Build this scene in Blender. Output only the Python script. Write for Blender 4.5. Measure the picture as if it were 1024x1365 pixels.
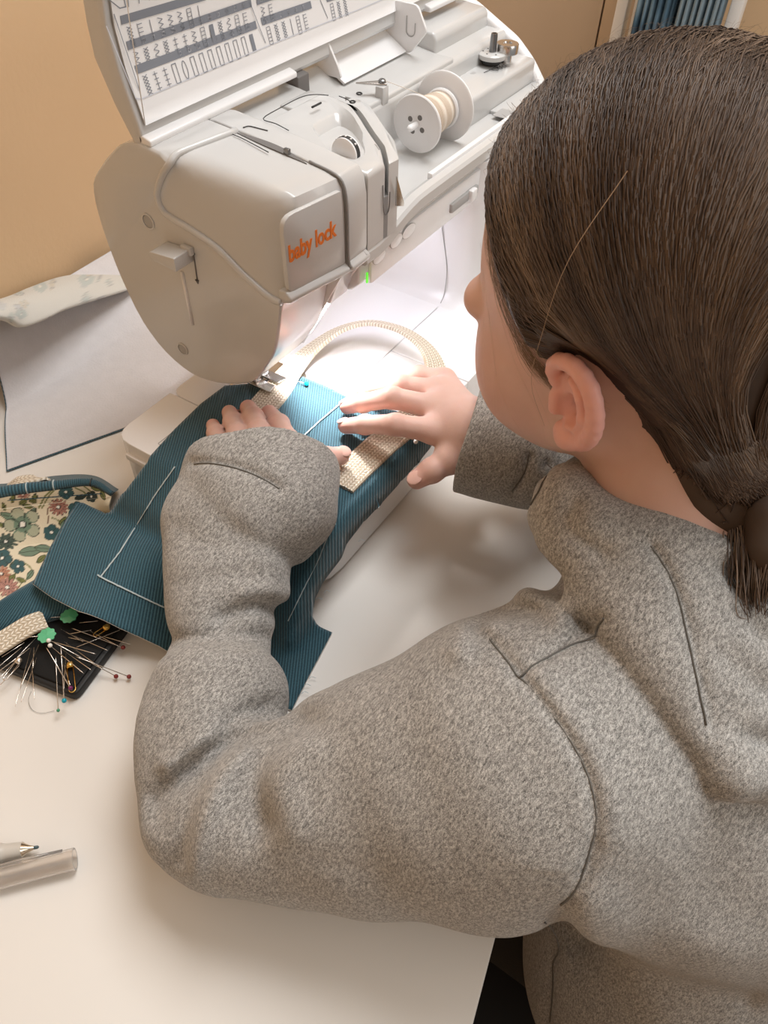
import bpy, bmesh, math, random
import numpy as np
from mathutils import Vector, Matrix
from mathutils.geometry import delaunay_2d_cdt
random.seed(7); RNG = np.random.default_rng(7)
for o in list(bpy.data.objects): bpy.data.objects.remove(o)
COL = bpy.context.scene.collection
# ------------------------------------------------------------------ camera (table top is z = 0, metres)
F_PX = 1025.0; CXY = np.array([512.0, 682.5]); CAM = np.array([0.0, 0.0, 0.5])
def _n(v): v = np.asarray(v, float); return v/np.linalg.norm(v)
_ex = _n([1500-512, -430-682.5, F_PX]); _ey = _n([-1921.35-512, -534.155-682.5, F_PX])
_ey = _n(_ey-_ex*(_ex@_ey)); _ez = np.cross(_ex, _ey)
ROT = np.stack([_ex, _ey, _ez])
cd = bpy.data.cameras.new('camera'); cam = bpy.data.objects.new('camera', cd); COL.objects.link(cam)
cd.sensor_fit = 'HORIZONTAL'; cd.sensor_width = 36.0; cd.lens = 36.0*F_PX/1024.0; cd.clip_start = 0.02; cd.clip_end = 60
M = Matrix.Identity(4)
for i in range(3):
    M[i][0] = ROT[i][0]; M[i][1] = -ROT[i][1]; M[i][2] = -ROT[i][2]; M[i][3] = CAM[i]
cam.matrix_world = M
bpy.context.scene.camera = cam
# ------------------------------------------------------------------ world and lights
W = bpy.data.worlds.new('room_light'); bpy.context.scene.world = W; W.use_nodes = True
W.node_tree.nodes['Background'].inputs[0].default_value = (1.0, 0.98, 0.955, 1)
W.node_tree.nodes['Background'].inputs[1].default_value = 0.30
def area_light(name, loc, target, size, power, color, spread=180):
    l = bpy.data.lights.new(name, 'AREA'); l.shape = 'RECTANGLE'; l.size = size[0]; l.size_y = size[1]
    l.energy = power; l.color = color; l.spread = math.radians(spread)
    o = bpy.data.objects.new(name, l); COL.objects.link(o); o.location = loc
    o.rotation_euler = (Vector(target)-Vector(loc)).to_track_quat('-Z', 'Y').to_euler()
    return o
area_light('ceiling_light', (0.95, 0.10, 1.80), (0.45, 0.15, 0.0), (0.9, 0.9), 28, (1.0, 0.985, 0.97))
area_light('window_daylight', (0.55, -1.65, 1.15), (0.30, 0.2, 0.0), (1.2, 1.1), 13, (1.0, 0.95, 0.88))
sc = bpy.context.scene
sc.view_settings.view_transform = 'Standard'; sc.view_settings.look = 'None'
sc.view_settings.exposure = 0.0; sc.view_settings.gamma = 1.0; sc.view_settings.use_curve_mapping = False
# ------------------------------------------------------------------ pixel helpers
def ray(p): return ROT@np.array([p[0]-CXY[0], p[1]-CXY[1], F_PX])
def on(p, z): d = ray(p); return CAM+d*((z-CAM[2])/d[2])
def on_x(p, x): d = ray(p); return CAM+d*((x-CAM[0])/d[0])
def on_y(p, y): d = ray(p); return CAM+d*((y-CAM[1])/d[1])
def at(p, dep): return CAM+ray(p)/F_PX*dep
def depth_of(q): return ((np.asarray(q)-CAM)@ROT)[2]
def hit_height(p, zf):
    d = ray(p)/F_PX; t = np.linspace(.3, 1.4, 2400); q = CAM+t[:, None]*d
    below = q[:, 2] < zf(q[:, 0], q[:, 1]); i = int(np.argmax(below)) if below.any() else -1
    return q[i]
# ------------------------------------------------------------------ materials
MAT = {}
def nodes_of(name):
    m = bpy.data.materials.new(name); m.use_nodes = True; nt = m.node_tree
    return m, nt, nt.nodes['Principled BSDF']
def mat(name, col, rough=.5, metal=0.0, bump=0.0, bscale=200, var=0.0, vscale=8, spec=.5, trans=0.0, alpha=1.0, sss=0.0, coat=0.0, emit=None):
    m, nt, b = nodes_of(name); N = nt.nodes; L = nt.links
    b.inputs['Base Color'].default_value = (*col, 1); b.inputs['Roughness'].default_value = rough
    b.inputs['Metallic'].default_value = metal; b.inputs['Specular IOR Level'].default_value = spec
    b.inputs['Transmission Weight'].default_value = trans; b.inputs['Alpha'].default_value = alpha
    b.inputs['Coat Weight'].default_value = coat
    if sss: b.inputs['Subsurface Weight'].default_value = sss; b.inputs['Subsurface Radius'].default_value = (.01, .005, .003); b.inputs['Subsurface Scale'].default_value = .6
    if emit: b.inputs['Emission Color'].default_value = (*emit[:3], 1); b.inputs['Emission Strength'].default_value = emit[3]
    tc = N.new('ShaderNodeTexCoord')
    if var:
        n = N.new('ShaderNodeTexNoise'); n.inputs['Scale'].default_value = vscale; n.inputs['Detail'].default_value = 4
        L.new(tc.outputs['Object'], n.inputs['Vector'])
        mx = N.new('ShaderNodeMix'); mx.data_type = 'RGBA'
        mx.inputs[6].default_value = (*[c*(1-var) for c in col], 1); mx.inputs[7].default_value = (*[min(1, c*(1+var)) for c in col], 1)
        L.new(n.outputs['Fac'], mx.inputs[0]); L.new(mx.outputs[2], b.inputs['Base Color'])
    if bump:
        n2 = N.new('ShaderNodeTexNoise'); n2.inputs['Scale'].default_value = bscale; n2.inputs['Detail'].default_value = 3
        L.new(tc.outputs['Object'], n2.inputs['Vector'])
        bp = N.new('ShaderNodeBump'); bp.inputs['Strength'].default_value = bump; bp.inputs['Distance'].default_value = .001
        L.new(n2.outputs['Fac'], bp.inputs['Height']); L.new(bp.outputs[0], b.inputs['Normal'])
    MAT[name] = m; return m
def ramp(nt, stops):
    r = nt.nodes.new('ShaderNodeValToRGB'); e = r.color_ramp.elements
    while len(e) > 1: e.remove(e[-1])
    e[0].position = stops[0][0]; e[0].color = (*stops[0][1], 1)
    for p, c in stops[1:]:
        k = e.new(p); k.color = (*c, 1)
    return r
# ------------------------------------------------------------------ objects
def tag(o, label, cat, group=None):
    o['label'] = label; o['category'] = cat
    if group: o['group'] = group
    return o
def thing(name, label, cat, loc=(0, 0, 0), group=None):
    o = bpy.data.objects.new(name, None); COL.objects.link(o); o.location = loc; o.empty_display_size = .02
    return tag(o, label, cat, group)
def link(name, me, m=None, parent=None, label=None, smooth=False, kind=None):
    o = bpy.data.objects.new(name, me); COL.objects.link(o)
    if m is not None:
        for mm in (m if isinstance(m, (list, tuple)) else [m]): me.materials.append(MAT[mm])
    if smooth: me.polygons.foreach_set('use_smooth', [True]*len(me.polygons))
    if parent is not None:
        o.parent = parent
        if parent.parent is None: o.matrix_parent_inverse = Matrix.Translation(-parent.location)
    if label: o['label'] = label
    if kind: o['kind'] = kind
    return o
def mesh_from(name, V, F):
    me = bpy.data.meshes.new(name); me.from_pydata([tuple(map(float, v)) for v in V], [], [tuple(int(i) for i in f) for f in F]); me.update(); return me
def mesh_fast(name, V, Q):
    V = np.asarray(V, np.float32); Q = np.asarray(Q, np.int32); k = Q.shape[1]
    me = bpy.data.meshes.new(name); me.vertices.add(len(V)); me.vertices.foreach_set('co', V.ravel())
    me.loops.add(Q.size); me.loops.foreach_set('vertex_index', Q.ravel())
    me.polygons.add(len(Q)); me.polygons.foreach_set('loop_start', np.arange(0, Q.size, k, dtype=np.int32))
    me.update(calc_edges=True); me.validate(); return me
def bm_mesh(name, bm, recalc=True):
    if recalc: bmesh.ops.recalc_face_normals(bm, faces=bm.faces)
    me = bpy.data.meshes.new(name); bm.to_mesh(me); bm.free(); return me
def bevel(bm, w, seg=3, ang=30, edges=None):
    es = edges if edges is not None else [e for e in bm.edges if len(e.link_faces) == 2 and e.calc_face_angle(0) > math.radians(ang)]
    if es: bmesh.ops.bevel(bm, geom=es, offset=w, segments=seg, profile=.5, affect='EDGES', clamp_overlap=True)
def smooth_by_angle(o, deg=35):
    me = o.data; me.polygons.foreach_set('use_smooth', [True]*len(me.polygons))
    bm = bmesh.new(); bm.from_mesh(me)
    for e in bm.edges: e.smooth = not (len(e.link_faces) == 2 and e.calc_face_angle(0) > math.radians(deg))
    bm.to_mesh(me); bm.free()
def box(name, lo, hi, m, parent=None, bev=.001, seg=2, label=None):
    bm = bmesh.new(); bmesh.ops.create_cube(bm, size=1)
    for v in bm.verts:
        for i in range(3): v.co[i] = (lo[i]+hi[i])/2+v.co[i]*(hi[i]-lo[i])
    if bev: bevel(bm, bev, seg)
    o = link(name, bm_mesh(name, bm), m, parent, label); smooth_by_angle(o); return o
def prism(name, poly, axis, a0, a1, m, parent=None, bev=.0, seg=3, ang=30, label=None):
    """closed 2-D polygon extruded along an axis: axis 0 -> poly is (y,z), 1 -> (x,z), 2 -> (x,y)"""
    bm = bmesh.new()
    def mk(p, a): return {0: (a, p[0], p[1]), 1: (p[0], a, p[1]), 2: (p[0], p[1], a)}[axis]
    A = [bm.verts.new(mk(p, a0)) for p in poly]; B = [bm.verts.new(mk(p, a1)) for p in poly]
    bm.faces.new(A); bm.faces.new(B[::-1])
    n = len(poly)
    for i in range(n): bm.faces.new((A[i], B[i], B[(i+1) % n], A[(i+1) % n]))
    bmesh.ops.recalc_face_normals(bm, faces=bm.faces)
    if bev: bevel(bm, bev, seg, ang)
    o = link(name, bm_mesh(name, bm), m, parent, label); smooth_by_angle(o); return o
def round_poly(pts, r, n=5):
    """2-D polygon with each corner replaced by an arc-like curve; r scalar or list"""
    out = []; k = len(pts)
    for i in range(k):
        p0, p1, p2 = [np.array(pts[j % k], float) for j in (i-1, i, i+1)]
        rr = r[i] if isinstance(r, (list, tuple)) else r
        if rr <= 0: out.append(tuple(p1)); continue
        d0 = p0-p1; d2 = p2-p1; l0 = np.linalg.norm(d0); l2 = np.linalg.norm(d2)
        q0 = p1+d0/l0*min(rr, l0*.49); q2 = p1+d2/l2*min(rr, l2*.49)
        for t in np.linspace(0, 1, n): out.append(tuple((1-t)**2*q0+2*t*(1-t)*p1+t*t*q2))
    return out
def frames(path):
    P = np.asarray(path, float); T = np.gradient(P, axis=0); T /= np.linalg.norm(T, axis=1)[:, None]+1e-12
    nrm = np.cross(T[0], [0, 0, 1]) if abs(T[0][2]) < .9 else np.cross(T[0], [1, 0, 0])
    Ns = []
    for t in T:
        nrm = nrm-t*(nrm@t); nrm = nrm/(np.linalg.norm(nrm)+1e-12); Ns.append(nrm.copy())
    Ns = np.array(Ns); return P, T, Ns, np.cross(T, Ns)
def tube_geo(path, rad, n=8, cap=True):
    P, T, A, B = frames(path); k = len(P); rad = np.full(k, rad) if np.isscalar(rad) else np.asarray(rad, float)
    th = np.linspace(0, 2*np.pi, n, endpoint=False)
    V = (P[:, None]+rad[:, None, None]*(np.cos(th)[None, :, None]*A[:, None]+np.sin(th)[None, :, None]*B[:, None])).reshape(-1, 3)
    F = [(i*n+j, i*n+(j+1) % n, (i+1)*n+(j+1) % n, (i+1)*n+j) for i in range(k-1) for j in range(n)]
    if cap: F += [tuple(range(n))[::-1], tuple((k-1)*n+j for j in range(n))]
    return V, F
def tube(name, path, rad, m, parent=None, n=8, label=None, smooth=True):
    V, F = tube_geo(path, rad, n); return link(name, mesh_from(name, V, F), m, parent, label, smooth)
def catmull(pts, n=8):
    P = np.asarray(pts, float); P = np.vstack([2*P[0]-P[1], P, 2*P[-1]-P[-2]]); out = []
    for i in range(1, len(P)-2):
        for t in np.linspace(0, 1, n, endpoint=False):
            a, b, c, d = P[i-1:i+3]
            out.append(.5*(2*b+(c-a)*t+(2*a-5*b+4*c-d)*t*t+(3*b-a-3*c+d)*t**3))
    out.append(P[-2]); return np.array(out)
def lathe(name, prof, origin, axis, m, parent=None, n=32, label=None):
    """profile = [(radius, along)] revolved about axis through origin"""
    ax = _n(axis); u = _n(np.cross(ax, [0, 0, 1] if abs(ax[2]) < .9 else [1, 0, 0])); w = np.cross(ax, u)
    th = np.linspace(0, 2*np.pi, n, endpoint=False); V = []; F = []
    for r, a in prof:
        for t in th: V.append(np.asarray(origin)+ax*a+(u*math.cos(t)+w*math.sin(t))*max(r, 1e-5))
    k = len(prof)
    for i in range(k-1):
        for j in range(n): F.append((i*n+j, i*n+(j+1) % n, (i+1)*n+(j+1) % n, (i+1)*n+j))
    F.append(tuple(range(n))[::-1]); F.append(tuple((k-1)*n+j for j in range(n)))
    bm = bmesh.new(); vs = [bm.verts.new(v) for v in V]
    for f in F: bm.faces.new([vs[i] for i in f])
    o = link(name, bm_mesh(name, bm), m, parent, label); smooth_by_angle(o, 40); return o
def grid_obj(name, G, m, parent=None, thick=0.0, label=None, smooth=True):
    """G: (a,b,3) grid; thick > 0 gives a closed sheet"""
    a, b = G.shape[:2]; idx = np.arange(a*b).reshape(a, b)
    Q = np.stack([idx[:-1, :-1], idx[1:, :-1], idx[1:, 1:], idx[:-1, 1:]], -1).reshape(-1, 4)
    V = G.reshape(-1, 3)
    if thick:
        gu = np.gradient(G, axis=0); gv = np.gradient(G, axis=1); nr = np.cross(gu, gv); nr /= np.linalg.norm(nr, axis=2)[..., None]+1e-12
        V2 = (G-nr*thick).reshape(-1, 3); o2 = a*b; V = np.vstack([V, V2]); Q2 = Q[:, ::-1]+o2
        rim = list(idx[0, :])+list(idx[1:, -1])+list(idx[-1, -2::-1])+list(idx[-2:0, 0])
        R = [(rim[i], rim[i-1], rim[i-1]+o2, rim[i]+o2) for i in range(len(rim))]
        Q = np.vstack([Q, Q2, np.array(R)])
    me = mesh_fast(name, V, Q); return link(name, me, m, parent, label, smooth)
def set_color(me, name, cols):
    ca = me.color_attributes.new(name, 'FLOAT_COLOR', 'POINT'); c4 = np.ones((len(me.vertices), 4), np.float32)
    c4[:, :3] = cols; ca.data.foreach_set('color', c4.ravel())
def set_uv(me, uv_per_vert):
    ul = me.uv_layers.new(name='uv'); li = np.empty(len(me.loops), np.int32); me.loops.foreach_get('vertex_index', li)
    ul.data.foreach_set('uv', np.asarray(uv_per_vert, np.float32)[li].ravel())
# ------------------------------------------------------------------ signed-distance modelling (sparse surface nets)
def smin(a, b, k):
    h = np.clip(.5+.5*(b-a)/k, 0, 1); return b+(a-b)*h-k*h*(1-h)
def smax(a, b, k): return -smin(-a, -b, k)
def rc(P, a, b, ra, rb):
    a = np.asarray(a, float); ba = np.asarray(b, float)-a; pa = P-a
    t = np.clip(pa@ba/(ba@ba+1e-12), 0, 1); return np.linalg.norm(pa-t[:, None]*ba, axis=1)-(ra+(rb-ra)*t)
def chain(P, pts, rad, k=.004):
    d = None
    for i in range(len(pts)-1):
        e = rc(P, pts[i], pts[i+1], rad[i], rad[i+1]); d = e if d is None else (smin(d, e, k) if k else np.minimum(d, e))
    return d
def ell(P, c, r, B=None):
    q = P-np.asarray(c)
    if B is not None: q = q@B
    r = np.asarray(r, float); k0 = np.linalg.norm(q/r, axis=1); k1 = np.linalg.norm(q/(r*r), axis=1)+1e-9
    return k0*(k0-1)/k1
def polydist(P, pts):
    d = np.full(len(P), 1e3); 
    for i in range(len(pts)-1): d = np.minimum(d, rc(P, pts[i], pts[i+1], 0, 0))
    return d
def sdf_mesh(name, f, lo, hi, h, newton=1, tol=.0003):
    lo = np.asarray(lo, float); hi = np.asarray(hi, float); lv = 4; s = h*2**lv
    n = np.ceil((hi-lo)/s).astype(int)+1
    cells = np.stack(np.meshgrid(*[np.arange(k) for k in n], indexing='ij'), -1).reshape(-1, 3)
    for l in range(lv, -1, -1):
        s = h*2**l; ctr = lo+(cells+.5)*s
        d = np.concatenate([f(ctr[i:i+400000]) for i in range(0, len(ctr), 400000)])
        cells = cells[np.abs(d) < s*(.87*1.35)+tol]
        if l:
            off = np.array([[a, b, c] for a in (0, 1) for b in (0, 1) for c in (0, 1)])
            cells = (cells[:, None]*2+off).reshape(-1, 3)
    S = 4096
    key = lambda c: (c[..., 0]*S+c[..., 1])*S+c[..., 2]
    off = np.array([[a, b, c] for a in (0, 1) for b in (0, 1) for c in (0, 1)])
    cells = cells+1
    def corner_values(cl):
        ck = key(cl[:, None]+off); uk, inv = np.unique(ck, return_inverse=True); inv = inv.reshape(ck.shape)
        pc = np.stack([uk//(S*S), (uk//S) % S, uk % S], -1)-1
        return np.concatenate([f(lo+pc[i:i+400000]*h) for i in range(0, len(pc), 400000)])[inv]
    cv = corner_values(cells); known = np.sort(key(cells))
    def mixed(v): n_ = v < 0; return n_.any(1) & ~n_.all(1)
    act = mixed(cv); cells = cells[act]; cv = cv[act]; fc, fv = cells, cv
    for _ in range(60):                      # follow the surface into cells that the pruning missed
        cand = []
        for ax in range(3):
            for sd in (0, 1):
                m = mixed(fv[:, off[:, ax] == sd]); d = np.zeros(3, int); d[ax] = 1 if sd else -1; cand.append(fc[m]+d)
        cand = np.unique(np.vstack(cand), axis=0) if len(cand) else np.zeros((0, 3), int)
        ck = key(cand); ix = np.searchsorted(known, ck).clip(0, len(known)-1); cand = cand[(known[ix] != ck) & (cand > 0).all(1)]
        if not len(cand): break
        v = corner_values(cand); known = np.sort(np.concatenate([known, key(cand)])); m = mixed(v); fc, fv = cand[m], v[m]
        if not len(fc): break
        cells = np.vstack([cells, fc]); cv = np.vstack([cv, fv])
    neg = cv < 0
    k2 = key(cells); o = np.argsort(k2); cells = cells[o]; cv = cv[o]; neg = neg[o]; k2 = k2[o]
    E = [(a, b) for a in range(8) for b in range(a+1, 8) if bin(a ^ b).count('1') == 1]
    acc = np.zeros((len(cells), 3)); cnt = np.zeros(len(cells))
    for a, b in E:
        m = neg[:, a] != neg[:, b]; t = cv[m, a]/(cv[m, a]-cv[m, b]+1e-20)
        acc[m] += off[a]+t[:, None]*(off[b]-off[a]); cnt[m] += 1
    V = lo+(cells-1+acc/cnt[:, None])*h
    Q = []
    for ax, b in ((0, 4), (1, 2), (2, 1)):
        m = np.where(neg[:, 0] != neg[:, b])[0]; u = [i for i in range(3) if i != ax]
        d1 = np.zeros(3, int); d2 = np.zeros(3, int); d1[u[0]] = 1; d2[u[1]] = 1
        ks = [key(cells[m]), key(cells[m]-d1), key(cells[m]-d1-d2), key(cells[m]-d2)]
        ix = [np.searchsorted(k2, k).clip(0, len(k2)-1) for k in ks]
        ok = np.all([k2[i] == k for i, k in zip(ix, ks)], axis=0)
        q = np.stack([i[ok] for i in ix], 1); fl = neg[m[ok], 0]
        if ax == 1: fl = ~fl
        q[~fl] = q[~fl][:, ::-1]; Q.append(q)
    Q = np.vstack(Q)
    if not newton:
        for _ in range(1):
            ac = np.zeros_like(V); ct = np.zeros(len(V))
            for a in range(4):
                i, j = Q[:, a], Q[:, (a+1) % 4]
                for c in range(3): ac[:, c] += np.bincount(i, V[j, c], len(V))+np.bincount(j, V[i, c], len(V))
                ct += np.bincount(i, minlength=len(V))+np.bincount(j, minlength=len(V))
            V = .5*V+.5*ac/ct[:, None]
    for _ in range(newton):
        e = h*.3; d0 = f(V); g = np.stack([f(V+np.eye(3)[i]*e)-d0 for i in range(3)], 1)/e
        gl = np.linalg.norm(g, axis=1)[:, None].clip(.3); V = V-np.clip(d0[:, None]*g/gl**2, -h, h)
    return mesh_fast(name, V, Q)
def march(f, pix, t0=.2, t1=1.3):
    d = np.array([ray(p)/np.linalg.norm(ray(p)) for p in pix]); t = np.full(len(pix), t0)
    for _ in range(140): t = np.minimum(t+f(CAM+t[:, None]*d)*.7, t1)
    return CAM+t[:, None]*d
# ------------------------------------------------------------------ plain materials
mat('wall_paint', (.70, .495, .30), .9, bump=.25, bscale=160, var=.03, vscale=5)
mat('wall_paint_pale', (.66, .50, .345), .85, bump=.15, bscale=160, var=.02, vscale=5)
mat('floor_wood', (.20, .13, .08), .5, var=.25, vscale=9)
mat('laminate', (.78, .755, .715), .42, var=.012, vscale=6)
mat('laminate_edge', (.74, .70, .65), .5, var=.02)
mat('white_metal', (.82, .80, .77), .4, var=.02)
mat('machine_grey', (.585, .585, .58), .22, coat=.25, var=.01, vscale=4)
mat('machine_white', (.84, .84, .85), .25, var=.01, vscale=4)
mat('machine_seam', (.16, .15, .145), .6, var=.05)
mat('groove', (.40, .395, .39), .6, var=.02)
mat('print_grey', (.22, .24, .28), .6, var=.05)
mat('print_pale', (.62, .64, .70), .6, var=.03)
mat('print_black', (.03, .03, .03), .6, var=.05)
mat('logo_orange', (.80, .20, .015), .5, var=.03)
mat('steel', (.62, .60, .58), .22, 1.0, var=.03, vscale=40)
mat('dark_steel', (.25, .25, .25), .3, 1.0, var=.05)
mat('rubber', (.03, .03, .03), .7, var=.1)
mat('clear_plastic', (.92, .93, .95), .12, trans=.85, var=.01)
mat('lens', (.95, .96, 1.0), .3, emit=(.9, .95, 1.0, 6.0))
mat('button_green', (.15, .75, .08), .4, emit=(.15, 1, .05, .6))
# ------------------------------------------------------------------ the setting
TA = math.radians(12.1); TE = np.array([math.cos(TA), math.sin(TA)]); TN = np.array([-math.sin(TA), math.cos(TA)])
def tw(a, b): q = TE*a+TN*b; return (float(q[0]), float(q[1]))      # along the table edge, towards the wall
FRONT, BACK = -.0290, .588
def slab(name, a0, a1, b0, b1, z0, z1, m, parent=None, bev=0.0, kind=None, label=None):
    o = prism(name, [tw(a0, b0), tw(a1, b0), tw(a1, b1), tw(a0, b1)], 2, z0, z1, m, parent, bev, 2, label=label)
    if kind: o['kind'] = kind
    return o
FLOOR = -.73
slab('floor', -1.6, 1.72, -1.8, .72, FLOOR-.05, FLOOR, 'floor_wood', kind='structure')
slab('wall_back', -1.6, 1.72, BACK+.004, BACK+.10, FLOOR, 1.9, 'wall_paint', kind='structure')
slab('wall_right', 1.72, 1.80, -1.8, BACK+.10, FLOOR, 1.9, 'wall_paint', kind='structure')
slab('wall_left', -1.68, -1.30, -1.8, BACK+.10, FLOOR, 1.9, 'wall_paint', kind='structure')
slab('baseboard_back', -1.6, 1.718, BACK-.010, BACK+.004, FLOOR, FLOOR+.07, 'white_metal', kind='structure')
tb = thing('work_table', 'white laminate work table with the sewing machine standing on it', 'table', (*tw(.35, .28), FLOOR))
slab('tabletop', -.55, 1.02, FRONT, BACK, -.024, 0, 'laminate', tb, .0015)
for a in (-.5, .97):
    for b in (FRONT+.05, BACK-.05): slab('leg', a-.02, a+.02, b-.02, b+.02, FLOOR, -.024, 'white_metal', tb, .003)
slab('apron', -.48, .95, FRONT+.045, FRONT+.06, -.09, -.024, 'white_metal', tb, .001)
# wardrobe with a door gap, beyond the machine
wd = thing('wardrobe', 'beige wardrobe with a dark door gap behind the sewing machine', 'wardrobe', (*tw(1.55, .35), FLOOR))
wp = on_x((800, 30), 1.60); wa = float(TE@wp[:2]); wb = float(TN@wp[:2])
slab('body', wa+.02, 1.70, wb-.075, BACK-.02, FLOOR, 1.5, 'wall_paint_pale', wd, .002)
slab('door', wa, wa+.018, wb+.0015, BACK-.025, FLOOR+.06, 1.48, 'wall_paint_pale', wd, .002)
slab('door', wa, wa+.018, wb-.073, wb-.0015, FLOOR+.06, 1.48, 'wall_paint_pale', wd, .002)
# white rack with denim on it
rk = thing('clothes_rack', 'white clothes rack beside the wardrobe above the head', 'rack', (*tw(1.5, .12), FLOOR))
def rackpt(p, x): q = on_x(p, x); return q
p0 = rackpt((829, 20), 1.50); p1 = rackpt((985, 5), 1.50)
for q in (p0, p1):
    box('post', (q[0]-.012, q[1]-.010, FLOOR), (q[0]+.012, q[1]+.010, .75), 'white_metal', rk, .003)
    box('foot', (q[0]-.16, q[1]-.012, FLOOR), (q[0]+.16, q[1]+.012, FLOOR+.02), 'white_metal', rk, .004)
tube('rail', [(p0[0], p0[1], .74), (p1[0], p1[1], .74)], .010, 'white_metal', rk, 12)
tube('lower_rail', [(p0[0], p0[1]+.0, -.55), (p1[0], p1[1], -.55)], .008, 'white_metal', rk, 12)
box('brace', (p0[0]-.010, p0[1]-.030, -.2), (p0[0]+.010, p0[1]-.020, .6), 'white_metal', rk, .003)
def denim(name):
    m, nt, b = nodes_of(name); N = nt.nodes; L = nt.links; b.inputs['Roughness'].default_value = .85
    tc = N.new('ShaderNodeTexCoord'); n = N.new('ShaderNodeTexNoise'); n.inputs['Scale'].default_value = 9; n.inputs['Detail'].default_value = 6
    L.new(tc.outputs['Object'], n.inputs['Vector']); r = ramp(nt, [(.3, (.02, .035, .06)), (.5, (.09, .17, .24)), (.7, (.30, .42, .50))])
    L.new(n.outputs['Fac'], r.inputs[0]); L.new(r.outputs[0], b.inputs['Base Color']); MAT[name] = m
denim('denim')
def hanging(name, x, ya, yb, zt, zb, m, ph, label):
    u = np.linspace(0, 1, 60); v = np.linspace(0, 1, 12); U, V = np.meshgrid(u, v, indexing='ij')
    G = np.stack([x+.012*np.sin(U*34+ph)+.008*np.sin(U*71+2*ph)+.01*V, ya+(yb-ya)*U, zt+(zb-zt)*V], -1)
    G2 = np.stack([x+.05+.008*np.sin(U*30+ph), ya+(yb-ya)*U, zt+(zb-zt)*V], -1)
    t = thing(name, label, 'garment', (x+.02, (ya+yb)/2, zt))
    grid_obj('front_panel', G, m, t, .002); grid_obj('back_panel', G2, m, t, .002)
    ym = (ya+yb)/2; tube('hook', [(x+.025, ym, zt), (x+.025, ym, zt+.01), (1.50, ym, .735), (1.50, ym+.008, .752)], .002, 'steel', t, 6)
    box('waistband', (x-.012, min(ya, yb), zt-.03), (x+.06, max(ya, yb), zt), m, t, .006)
ya = rackpt((850, 5), 1.46)[1]; yb = rackpt((905, 5), 1.46)[1]; yc = rackpt((960, 5), 1.46)[1]
hanging('denim_garment', 1.45, ya, yb+.004, .70, -.45, 'denim', .3, 'dark denim garment hanging on the white rack next to its post')
mat('pale_denim', (.26, .36, .43), .85, bump=.3, bscale=400, var=.4, vscale=14)
hanging('denim_garment', 1.45, yb-.004, yc, .70, -.42, 'pale_denim', 1.9, 'pale washed denim garment hanging on the white rack, right of the dark one')
# ------------------------------------------------------------------ sewing machine
sm = thing('sewing_machine', 'light grey sewing machine with raised lid, orange lettering and a stitch chart', 'sewing machine', (.55, .35, 0))
G_, WH = 'machine_grey', 'machine_white'
BT = .065
# bed: free arm, wrap-around extension and front base, with the joints between them left open
rr = [0, 0, 0, 0]
prism('bed', round_poly([(.345, .3125), (.800, .3125), (.800, .438), (.345, .438)], [.004, .001, .02, .012]), 2, .006, BT, WH, sm, .0018)
ext = round_poly([(.277, .2295), (.5055, .2295), (.5055, .3118), (.3443, .3118), (.3443, .438), (.277, .438)], [.030, .001, .001, .004, .001, .018])
prism('extension_table', ext, 2, .004, BT, WH, sm, .004, 4, 40)
prism('base', round_poly([(.5063, .2295), (.800, .2295), (.800, .3118), (.5063, .3118)], [.001, .02, .001, .001]), 2, .004, BT, WH, sm, .004, 4, 40)
for x in (.30, .77):
    for y in (.26, .42): lathe('foot', [(.009, 0), (.009, .006)], (x, y, 0), (0, 0, 1), 'rubber', sm, 16)
box('latch', (.2735, .395, .047), (.2785, .425, .0535), WH, sm, .0015)
box('compartment_line', (.290, .262, BT-.0004), (.2906, .40, BT+.00025), 'groove', sm, 0)
box('compartment_line', (.2906, .40, BT-.0004), (.335, .4006, BT+.00025), 'groove', sm, 0)
# pillar with soft foot where it meets the bed
bm = bmesh.new(); rings = []
for z, e in ((BT-.001, .020), (BT+.002, .012), (BT+.006, .0065), (BT+.012, .0025), (BT+.02, 0), (.12, 0), (.205, -.002)):
    rings.append([bm.verts.new((x, y, z)) for x, y in round_poly([(.612-e, .282-e*.2), (.798, .282), (.798, .452), (.612-e, .452)], [.03, .008, .02, .03], 8)])
for a, b in zip(rings[:-1], rings[1:]):
    for i in range(len(a)): bm.faces.new((a[i], a[(i+1) % len(a)], b[(i+1) % len(a)], b[i]))
bm.faces.new(rings[-1]); bm.faces.new(rings[0][::-1])
o = link('pillar', bm_mesh('pillar', bm), WH, sm); smooth_by_angle(o, 50)
tube('panel_line', catmull([(.6105, .33, .235-.06), (.6110, .325, .14), (.6115, .316, .10), (.607, .3135, .075), (.598, .3125, BT+.0006)], 6), .0005, 'groove', sm, 6)
# arm (cross-section with the spool tray) ------------------------------------------------
arm = [(.306, .168), (.2975, .176), (.2965, .200), (.301, .2065), (.305, .2100), (.306, .2115), (.358, .2125), (.364, .2165), (.3665, .250), (.370, .2535),
       (.408, .256), (.425, .262), (.452, .262), (.470, .246), (.480, .222), (.476, .172), (.470, .168)]
prism('arm', arm, 0, .432, .798, G_, sm, .0025, 3, 35)
box('control_panel', (.445, .2945, .1715), (.70, .2985, .199), WH, sm, .0015)
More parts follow.
